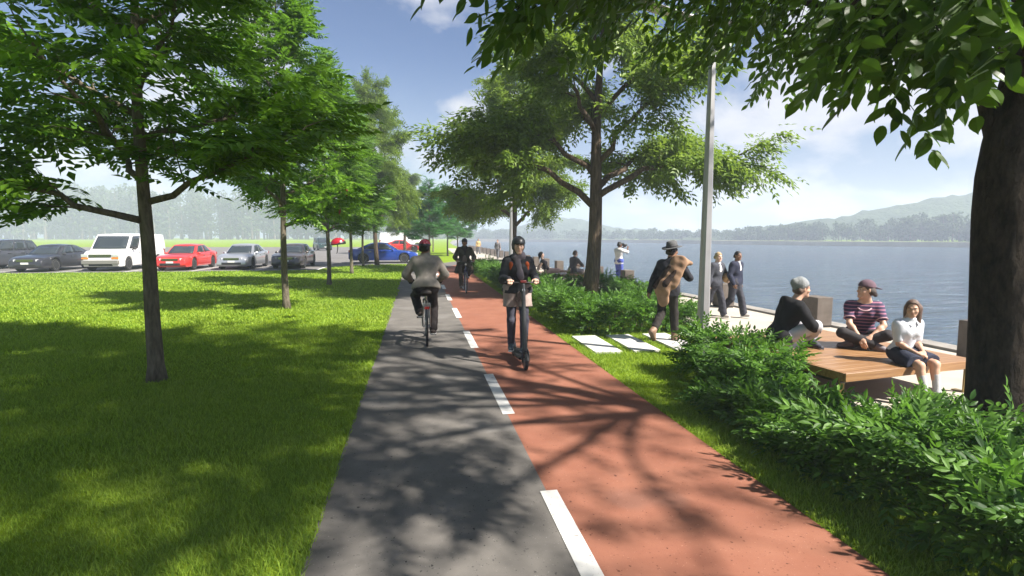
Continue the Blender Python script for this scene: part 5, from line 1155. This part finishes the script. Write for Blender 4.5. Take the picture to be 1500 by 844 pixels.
def girl_on_bench():
    k = .80
    B = Body((0, 0, .095), (0, .07, .505), (0, .11, .645), (.72, .68, -.14), ((-.05, .24, .155), (.045, .25, .15)), ((-.35, -.7, -.5), (.35, -.7, -.5)), ((-.09, .40, -.285), (.10, .44, -.285)), ((-.08, 1, .45), (.08, 1, .45)), ((-.1, 1, -.15), (.1, 1, -.15)), k=k, female=True, chest=None, curl=.6, hdirs=((.75, .55, -.1), (-.75, .55, -.1)), palms=((.1, -.3, -.9), (-.1, -.3, -.9)))
    loc = (5.62, 5.30, SEAT); rz = hd(-.02, -1)
    r = person('girl with long brown hair, white blouse and navy skirt on the bench edge', loc, rz, B, tan_skin, vox=.0075)
    jacket('blouse', B, r, .010, cloth('white_blouse', (.60, .61, .66), .05), -.06, .78, .009, collar=.02, wr=.004)
    mb = MB()
    for s_ in (-1, 1): mb.add([B.N+B.cf*.055+B.spine*.02+B.cr*.02*s_, B.N+B.cf*.02+B.spine*.03+B.cr*.062*s_, B.N+B.cf*.06-B.spine*.02+B.cr*.085*s_, B.N+B.cf*.105-B.spine*.045+B.cr*.035*s_], [(0, 1, 2, 3)])
    cl = mb.build('collar', cloth('white_blouse', (.6, .61, .66)), r); so_ = cl.modifiers.new('thick', 'SOLIDIFY'); so_.thickness = .008
    mb = MB()
    for j in range(4): mb.ell(B.N+B.cf*(.112+.006*j)-B.spine*(.06+.06*j), (.007, .005, .007), None, 8)
    mb.build('buttons', sole_white, r, smooth=True)
    pr = [P_cap(B.hip[i]+A(0, 0, .015), B.hip[i]+(B.kn[i]-B.hip[i])*.84+A((-.03 if i == 0 else .03), 0, -.005), .088, .082, k=.05) for i in (0, 1)]+[P_cap(B.hip[0]+(B.kn[0]-B.hip[0])*.4, B.hip[1]+(B.kn[1]-B.hip[1])*.4, .075, k=.05), P_cap(B.hip[0]+(B.kn[0]-B.hip[0])*.75, B.hip[1]+(B.kn[1]-B.hip[1])*.75, .068, k=.05), P_cap(B.P, B.P+B.spine*.11, .10, .088, k=.04, flat=.84, ax=B.cf)]
    dirn = nrm(B.kn[0]-B.hip[0]+B.kn[1]-B.hip[1]); garment('skirt', pr, .012, cloth('navy_skirt', (.030, .034, .055)), r, .009, [(B.P+B.spine*.105, B.spine), (B.hip[0]+(B.kn[0]-B.hip[0])*.86, dirn), (A(0, 0, .004), A(0, 0, -1))], .005)
    for i in (0, 1): garment('sock', [P_cap(B.kn[i]+(B.an[i]-B.kn[i])*.30, B.an[i], .050*k, .040*k), P_cap(B.an[i], B.an[i]+B.toe[i]*.08, .034)], .003, cloth('grey_sock', (.40, .40, .40), .06), r, .008, [(B.kn[i]+(B.an[i]-B.kn[i])*.32, B.kn[i]-B.an[i])], .001)
    shoes(B, r, plain('shoe_black', (.02, .02, .022), .4), sole_brown)
    ex = [P_cap(B.hp(s_*.066, -.03, .0), B.hp(s_*.072, -.035, -.20), .034, .024, k=.03) for s_ in (-1, 1)]+[P_cap(B.hp(0, -.075, .0), B.hp(0, -.075, -.26), .06, .04, k=.04), P_cap(B.hp(-.05, -.06, -.05), B.hp(-.06, -.065, -.24), .04, .03, k=.04), P_cap(B.hp(.05, -.06, -.05), B.hp(.06, -.065, -.24), .04, .03, k=.04)]
    F = Field(); F.add([P_ell(B.hp(0, -.014, .026), (.084*k+.004, .104*k+.004, .102*k+.004), B.HR)]+ex); F.sub(B.hp(0, .10, .01), B.hp(0, .13, -.10), .072); V, Fc = F.mesh(.008, .004, 2); link('hair', np_mesh('hair', V, Fc, True), brown_hair, r)
girl_on_bench()
def sunbather():
    B = Body((0, 0, .11), (0, -.20, .57), (0, -.23, .75), (.2, .95, .1), ((-.22, -.42, .05), (.22, -.42, .05)), ((-.3, -1, .2), (.3, -1, .2)), ((-.09, .82, .09), (.10, .84, .10)), ((0, .2, 1), (0, .2, 1)), ((-.1, .4, .9), (.1, .4, .9)), k=.95, female=True, curl=.2, hdirs=((0, -.6, -.5), (0, -.6, -.5)), palms=((0, 0, -1), (0, 0, -1)))
    r = person('woman with long dark hair lounging on the distant bench, legs stretched out', (5.02, 20.35, SEAT), hd(.98, -.10), B, pale_skin, vox=.013)
    jacket('top', B, r, .010, cloth('dark_top', (.05, .045, .05)), .0, .25, .013); pr = [P_cap(B.hip[i], B.hip[i]+(B.kn[i]-B.hip[i])*1.0, .10, .08, k=.05) for i in (0, 1)]+[P_cap(B.P-B.hr*.08, B.P+B.hr*.08, .115, k=.05)]
    garment('skirt', pr, .012, cloth('pink_skirt', (.58, .36, .32), .08), r, .014)
    hair_cap(B, r, black_hair, .014, -.28, extra=[P_cap(B.hp(0, -.07, 0), B.hp(0, -.08, -.27), .07, .05, k=.04)], vox=.013)
sunbather()
def sitting_man():
    B = Body((0, 0, .11), (0, .10, .61), (0, .15, .79), (-.1, 1, 0), ((-.15, .45, .28), (.12, .47, .27)), ((-1, -.3, -.5), (1, -.3, -.5)), ((-.12, .45, -.33), (.12, .5, -.33)), ((-.1, 1, .5), (.1, 1, .5)), ((0, 1, 0), (0, 1, 0)), k=1.0)
    r = person('man in a grey shirt seated on the distant bench with his back turned', (6.1, 20.55, SEAT), hd(.9, .35), B, tan_skin, vox=.013)
    jacket('shirt', B, r, .02, cloth('taupe_shirt', (.10, .085, .085)), .05, 1.5, .014, collar=.02); trousers('trousers', B, r, .016, cloth('pale_trousers', (.34, .30, .29)), 1.9, .014, waist=None); shoes(B, r, dark_leather, sole_brown, .012); hair_cap(B, r, brown_hair, .007, -.06, vox=.013)
sitting_man()
def stroller(label, loc, rz, k, top, legs, skin, hair):
    B = Body((0, 0, .93*k), (0, .02, 1.46*k), (0, .05, 1.63*k), (0, 1, 0), ((-.26, .08, .86*k), (.26, .02, .88*k)), ((-.5, -1, 0), (.5, -1, 0)), ((-.08, .2, .08), (.08, -.2, .11)), ((0, 1, 0), (0, 1, 0)), ((0, 1, 0), (0, 1, -.2)), k=k)
    r = person(label, loc, rz, B, skin, vox=.018); jacket('shirt', B, r, .02, top, .08, 1.3, .018); trousers('trousers', B, r, .018, legs, 1.93, .018, loose=.02); shoes(B, r, dark_leather, sole_brown, .015); hair_cap(B, r, hair, .012, -.07, vox=.018)
stroller('far off walker in a yellow shirt on the promenade beyond the oncoming cyclist', (6.33, 56, .004), hd(.3, -1), .93, cloth('yellow_shirt', (.42, .30, .14)), cloth('grey_jeans', (.12, .12, .13)), tan_skin, brown_hair)
stroller('walker in a grey top among the far bollards on the promenade', (6.69, 44.6, .004), hd(-.5, -1), .92, cloth('grey_top', (.16, .15, .15)), cloth('grey_jeans', (.12, .12, .13)), tan_skin, dark_hair)

# ------------------------------------------------------------------ bollards and street lamps
boll_m = ground_mat('bollard_concrete', [(.3, (.095, .078, .066)), (.7, (.150, .126, .108))], 5, 9, .3, 90, .006, .9)
foot_m = plain('bollard_base', (.06, .055, .05), .9)
def bollard():
    root = empty('bollard', (0, 0, 0), 0, None, 'bollard', 'concrete bollards along the water edge')
    mb = MB(); mb.box((.18, .24, .335), (.36, .48, .59)); mb.build('block', boll_m, root, bevel=.012)
    mb = MB(); mb.box((.18, .24, .02), (.32, .44, .05)); mb.build('base', foot_m, root); return root
bpts = [(8.11, 6.24, 'nearest concrete bollard, half hidden behind the old tree trunk'), (8.11, 9.63, 'concrete bollard behind the man in the beanie and the woman in the cap'), (7.9, 12.78, 'concrete bollard between the two schoolboys'),
        (7.90, 15.74, 'concrete bollard hidden behind the walking man with the hat'), (7.57, 18.66, 'concrete bollard just right of the photographer'), (7.34, 21.35, 'concrete bollard just right of the broad tree trunk, left of the photographer'),
        (7.2, 24.2, 'dark sided concrete bollard just behind the seated man in grey'), (7.04, 26.5, 'concrete bollard between the lounging woman and the seated man'), (7.02, 29.4, 'concrete bollard behind the head of the lounging woman')]
y = 32.0
while y < 74: bpts.append((7.05+.012*(y-32)-.0004*(y-32)**2, y, None)); y += 2.9
b0 = bollard()
for i, (x, y, lab) in enumerate(bpts):
    o = b0 if i == 0 else copy_tree(b0); o.location = (x, y, .004); o['label'] = lab or 'far concrete bollard in the closely spaced run behind the scooter rider'
def lamp(label, loc):
    root = empty('street_lamp', loc, 0, label, 'street lamp', 'tall double-armed lamps along the path'); gm = plain('galvanised_steel', (.36, .355, .36), .45, .55, var=.08, vscale=4)
    mb = MB(); mb.loft([[(x*w, y*w, z) for x, y in ((-1, -.55), (-.55, -1), (.55, -1), (1, -.55), (1, .55), (.55, 1), (-.55, 1), (-1, .55))] for z, w in ((0, .084), (2.5, .064), (5.05, .038))]); mb.build('pole', gm, root, smooth=True, angle=30)
    mb = MB(); mb.box((0, 0, .012), (.30, .30, .024))
    for a in (-1, 1):
        for b in (-1, 1): mb.lathe([(.016, .024), (.016, .05), (.01, .055)], (.12*a, .12*b, 0), n=8)
    mb.build('base_plate', gm, root)
    for s in (-1, 1):
        mb = MB(); n = 7; mb.loft([[(s*t*1.15, y*(.07+.07*t), 5.02+.22*t**1.4+dz*(1-.45*t)) for y, dz in ((-1, 0), (-.7, -.035), (.7, -.035), (1, 0), (.7, .045), (-.7, .045))] for t in np.linspace(0, 1, n)]); a = mb.build('arm', gm, root, smooth=True, angle=40)
        mb = MB(); mb.loft([[(s*(.62+.46*t), y*.09, 4.985+.22*(.54+.4*t)**1.4+dz) for y, dz in ((-1, 0), (1, 0), (1, -.008), (-1, -.008))] for t in (0, 1)]); mb.build('lamp_panel', plain('lamp_lens', (.6, .6, .58), .2), a)
    return root
lamp('near street lamp with a tall pale post rising behind the bushy hedge', (4.36, 7.55, 0))
lamp('far street lamp with two spread arms standing behind the scooter rider', (4.32, 24.6, 0))

# ------------------------------------------------------------------ vehicles (nose towards +X)
glass_m = plain('car_glass', (.030, .038, .044), .04, 0, .9); tyre_m = plain('tyre', (.016, .016, .017), .8); chrome = plain('chrome', (.62, .62, .63), .12, 1.0); trim_m = plain('trim_black', (.018, .018, .019), .5)
lens_m = plain('headlight_lens', (.50, .52, .54), .08, .25, .8); red_lens = plain('tail_lens', (.34, .012, .012), .15); amber = plain('indicator_amber', (.60, .20, .03), .2); plate_m = plain('number_plate', (.62, .62, .60), .5); liner_m = plain('arch_liner', (.008, .008, .008), .9)
SPEC = {
 'sedan': dict(L=4.75, W=1.83, wb=(1.42, -1.38), r=.335, zb=.20, belt=[(-2.37, .80), (-2.33, .93), (-2.05, 1.0), (-1.5, 1.0), (-.4, .95), (.6, .93), (1.0, .90), (1.7, .82), (2.15, .73), (2.33, .62), (2.375, .50)],
               roof=dict(fb=1.02, ft=.25, rt=-.95, rb=-1.85, zt=1.45, zf=.90, zr=.99, wt=.57, wbm=.80), split=-.38),
 'suv': dict(L=4.7, W=1.88, wb=(1.40, -1.38), r=.36, zb=.26, belt=[(-2.35, .85), (-2.32, 1.0), (-2.0, 1.06), (-.4, 1.05), (.7, 1.05), (1.1, 1.02), (1.8, .97), (2.18, .88), (2.33, .75), (2.35, .55)],
             roof=dict(fb=1.05, ft=.40, rt=-1.85, rb=-2.27, zt=1.72, zf=1.02, zr=1.06, wt=.64, wbm=.83), split=-.30),
 'van': dict(L=5.5, W=2.0, wb=(1.85, -1.55), r=.36, zb=.26, belt=[(-2.75, 1.0), (-2.72, 1.14), (-2.0, 1.16), (0, 1.16), (1.5, 1.16), (1.75, 1.14), (2.3, 1.08), (2.6, 1.00), (2.72, .85), (2.75, .60)],
             roof=dict(fb=1.85, ft=1.15, rt=-2.62, rb=-2.72, zt=2.06, zf=1.14, zr=1.15, wt=.80, wbm=.91), split=.35),
}
def car(name, kind, label, loc, rz, paint, group='cars in the car park', cat='car', scale=1.0):
    S = SPEC[kind]; root = empty(name, loc, rz, label, cat, group); root.scale = (scale,)*3
    L2 = S['L']/2; W2 = S['W']/2; bx = [p[0] for p in S['belt']]; bz = [p[1] for p in S['belt']]; r = S['r']; ra = r+.055
    def zbelt(x): return float(np.interp(x, bx, bz))
    def halfw(x):
        e = max(0, (abs(x)-(L2-.75))/.75); return W2*(1-.17*e**2.2)
    xs = sorted(set([round(v, 3) for v in list(np.linspace(-L2, L2, 44))+bx+[c+ra*cos(a) for c in S['wb'] for a in np.linspace(0, pi, 15)]]))
    rings = []
    for x in xs:
        zb = S['zb']+(.10 if abs(x) > L2-.06 else 0)
        for c in S['wb']:
            if abs(x-c) < ra-1e-3: zb = max(zb, r+math.sqrt(ra*ra-(x-c)**2))
        zt = max(zbelt(x), zb+.06); w = halfw(x); h = zt-zb
        side = [(w*.955, zb), (w*.99, zb+.10*h), (w*1.0, zb+.45*h), (w*.985, zb+.70*h), (w*.955, zb+.90*h), (w*.88, zt), (w*.45, zt+.028), (0, zt+.035)]
        rings.append([(x, -a, z) for a, z in side]+[(x, a, z) for a, z in side[-2::-1]])
    mb = MB(); mb.loft(rings); mb.build('body', paint, root, smooth=True, angle=32)
    mb = MB(); mb.box((0, 0, .42), (S['L']-.5, S['W']-.55, .42)); mb.build('underbody', liner_m, root)
    # cabin: windscreen, roof and pillars
    R = S['roof']; wb_, wt_ = W2*R['wbm']+.06, W2*R['wt']/.80*.98; zt = R['zt']; wt_ = min(wt_, wb_-.06)
    base = [(R['fb'], R['zf']-.03), (R['rb'], R['zr']-.03)]; top = [(R['ft'], zt), (R['rt'], zt)]
    def q(u, v, side=0, out=0.0):
        """cabin surface point: u 0 front..1 rear, v 0 belt..1 roof edge"""
        bx_ = base[0][0]+(base[1][0]-base[0][0])*u; tx_ = top[0][0]+(top[1][0]-top[0][0])*u; bz_ = base[0][1]+(base[1][1]-base[0][1])*u; arch = .05*(1-(2*u-1)**2)
        tz_ = zt-.035+arch-.05; x = bx_+(tx_-bx_)*v; z = bz_+(tz_-bz_)*v; y = (wb_+(wt_-wb_)*v)*(1-.06*(2*u-1)**2)+.012*sin(pi*v)+out; return (x, y*side, z)
    mb = MB(); rg = []
    for u in np.linspace(0, 1, 15):
        half = [q(u, v, 1) for v in np.linspace(0, 1, 7)]; te = half[-1]; crown = [(te[0], te[1]*f, te[2]+.045*(1-f*f)) for f in (.82, .45, 0)]
        ring = half+crown; ring = [(x, -y, z) for x, y, z in ring]+[(x, y, z) for x, y, z in ring[-2::-1]]; rg.append(ring)
    mb.loft(rg); mb.build('cabin', paint, root, smooth=True, angle=38)
    def pane(name, quad, n=4):
        a, b, c, d = [A(*p) for p in quad]; mb = MB(); nr = nrm(np.cross(b-a, d-a)); g = [[a*(1-s)*(1-t)+b*s*(1-t)+c*s*t+d*(1-s)*t for s in np.linspace(0, 1, n)] for t in np.linspace(0, 1, n)]; return mb, g
    def glass(name, rows):
        mb = MB(); mb.loft(rows, cap=False, closed=False); o = mb.build(name, glass_m, root, smooth=True, angle=180); s_ = o.modifiers.new('t', 'SOLIDIFY'); s_.thickness = .012; s_.offset = 0; return o
    # windscreen and rear window follow the sloped ends of the cabin, lifted proud of the frame
    for nm, u, sg in (('windscreen', 0, 1), ('rear_window', 1, -1)):
        if kind == 'van' and u == 1: continue
        rows = []
        for v in np.linspace(.10, .90, 5):
            x, y, z = q(u, v, 1); rows.append([(x+sg*(.018+.012*(1-f*f)), (y-.07)*f, z+.012) for f in np.linspace(-1, 1, 7)])
        glass(nm, rows)
    wins = [(.10, .47), (.51, .86)] if kind == 'sedan' else [(.09, .40), (.44, .70), (.74, .95)] if kind == 'suv' else [(.03, .225)]
    for s_ in (-1, 1):
        for (u0, u1) in wins:
            rows = []
            for v in np.linspace(.12, .90, 5):
                k0 = u0+(.0 if v < .5 else .0); rows.append([q(u, v, s_, .007) for u in np.linspace(k0, u1, 6)])
            glass('side_window', rows)
    # wheels
    for cx in S['wb']:
        for s_ in (-1, 1):
            mb = MB(); yc = s_*(W2-.125); ax = (0, s_, 0)
            mb.lathe([(r*.62, -.10), (r*.94, -.105), (r, -.07), (r, .07), (r*.95, .10), (r*.68, .105)], (cx, yc, r), ax, 28); w = mb.build('wheel', tyre_m, root, smooth=True)
            mb = MB(); mb.lathe([(r*.66, .05), (r*.68, .108), (r*.62, .100), (r*.58, .065)], (cx, yc, r), ax, 24); mb.lathe([(.05, .05), (.06, .098), (.035, .104)], (cx, yc, r), ax, 12)
            for j in range(7):
                a = 2*pi*j/7; mb.box((cx+cos(a)*r*.34, yc+s_*.088, r+sin(a)*r*.34), (r*.58, .022, .055), R=np.array([[cos(a), 0, -sin(a)], [0, 1, 0], [sin(a), 0, cos(a)]]))
            mb.build('rim', plain('alloy', (.42, .42, .43), .3, .8), w, smooth=True)
    # lights, grille, bumper and plates
    fx = L2; hz = zbelt(L2-.30)-.12 if kind != 'van' else .86; W3 = halfw(L2-.15)
    for s_ in (-1, 1):
        mb = MB(); a = s_
        if kind == 'van': mb.box((fx-.045, s_*(W3-.16), hz), (.12, .30, .15))
        else: mb.loft([[(fx-.50*t+.015-.02*t, a*(W3*(.62+.36*t)+.012*t), hz+.035*t+dz*(1-.45*t)) for dz in (-.055, .055)]+[(fx-.50*t-.09, a*(W3*(.55+.36*t)), hz+.035*t+dz*(1-.45*t)) for dz in (.055, -.055)] for t in (0, .35, .7, 1.0)])
        mb.build('headlight', lens_m, root, bevel=.01)
        if kind == 'van': mb = MB(); mb.box((fx-.03, s_*(W3-.18), hz-.15), (.10, .32, .09)); mb.build('indicator', amber, root, bevel=.008)
        mb = MB(); tz = zbelt(-L2+.25)-.14; mb.box((-fx+.085, s_*(halfw(-L2+.1)-.17), tz), (.16, .32, .15 if kind != 'van' else .4)); mb.build('tail_light', red_lens, root, bevel=.012)
        # door mirrors
        mp = q(.10, .10, s_, .10); F = Field(); F.cap(A(*mp)+A(.02, 0, 0), A(*mp)+A(-.01, .06*s_, 0), .062, k=.02, flat=.8, ax=(1, 0, 0)); F.cap(A(*q(.10, .04, s_, -.02)), A(*mp), .025, k=.02); V, Fc = F.mesh(.02); link('door_mirror', np_mesh('door_mirror', V, Fc, True), paint if kind != 'van' else trim_m, root)
        mb = MB()
        for xx in ([.15, -.75] if kind != 'van' else [.8]): mb.box((xx-.15, s_*(W2*.99), zbelt(xx)-.16), (.20, .03, .03))
        mb.build('door_handle', chrome if kind == 'sedan' else trim_m, root)
        mb = MB(); xa = S['split']; 
        for xx in ([R['fb']-.12, xa, R['rb']+.55] if kind != 'van' else [1.35, .30]):
            mb.loft([[(xx-.006, s_*(halfw(xx)*f+.002), z), (xx+.006, s_*(halfw(xx)*f+.002), z)] for f, z in ((.985, S['zb']+.12), (1.0, .55), (.985, zbelt(xx)-.20), (.955, zbelt(xx)-.07))], cap=False, closed=False)
        mb.build('door_seam', trim_m, root)
    gz = hz-.02; mb = MB(); gw = W3*(.98 if kind != 'van' else 1.2); mb.box((fx-.035, 0, gz), (.09, gw, .11 if kind != 'van' else .17)); g = mb.build('grille', trim_m, root, bevel=.012)
    mb = MB()
    for j in (-1, 0, 1): mb.box((fx+.012, 0, gz+.034*j), (.012, gw*.96, .010))
    mb.box((fx+.014, 0, gz+.062), (.014, gw, .012)); mb.build('grille_bar', chrome, g)
    mb = MB(); mb.box((fx-.04, 0, .36), (.10, W3*1.25, .13)); mb.build('lower_intake', trim_m, root, bevel=.015)
    if kind == 'van':
        mb = MB(); mb.box((fx-.03, 0, .50), (.20, W3*1.98, .22)); mb.build('bumper', plain('bumper_grey', (.17, .165, .15), .5), root, bevel=.03)
    else:
        for s_ in (-1, 1): mb = MB(); mb.box((fx-.13, s_*W3*.80, .38), (.10, .24, .085), rz=-s_*.35); mb.build('fog_lamp', trim_m, root, bevel=.01)
    mb = MB(); mb.box((fx+.022, 0, .50 if kind == 'van' else .47), (.012, .36, .10)); mb.box((-fx-.005, 0, .66), (.012, .36, .10)); mb.build('number_plate', plate_m, root)
    return root
def paint(n, c, metal=.3): return plain('paint_'+n, c, .28, metal, .5, coat=.8)
PF = rad(-90)
car('suv', 'suv', 'dark grey estate car at the left edge, partly out of the picture', (-24.4, 36.0, .004), PF+rad(-8), paint('slate', (.045, .048, .060)), cat='car')
car('sedan', 'sedan', 'charcoal sedan parked left of the white van', (-20.15, 34.1, .004), PF, paint('charcoal', (.035, .035, .042)))
car('van', 'van', 'white panel van parked nose out behind the nearest lawn tree', (-16.75, 34.7, .004), PF, paint('white', (.72, .72, .72), 0), cat='van')
car('sedan', 'sedan', 'bright red sedan parked beside the white van', (-13.3, 34.2, .004), PF, paint('red', (.52, .030, .025), .1))
car('sedan', 'sedan', 'silver sedan parked between the red and the brown sedans', (-10.3, 34.55, .004), PF, paint('silver', (.42, .43, .46), .6))
car('sedan', 'sedan', 'dark brown sedan parked behind the second lawn tree', (-7.5, 34.9, .004), PF, paint('brown', (.075, .062, .060), .4))
car('sedan', 'sedan', 'blue sedan seen from the side behind the far lawn trees', (-2.35, 39.3, .004), rad(0), paint('blue', (.018, .055, .30), .3))
car('suv', 'suv', 'dark green off-road car far across the car park', (-12.7, 76, .004), rad(-70), paint('green', (.02, .055, .05)), cat='car')
car('sedan', 'sedan', 'distant red car half hidden behind the blue sedan', (-1.75, 66, .004), rad(0), paint('red', (.52, .03, .025)))
car('van', 'van', 'long white van standing far behind the blue sedan', (-2.2, 82, .004), rad(0), paint('white', (.72, .72, .72)), cat='van', scale=1.2)
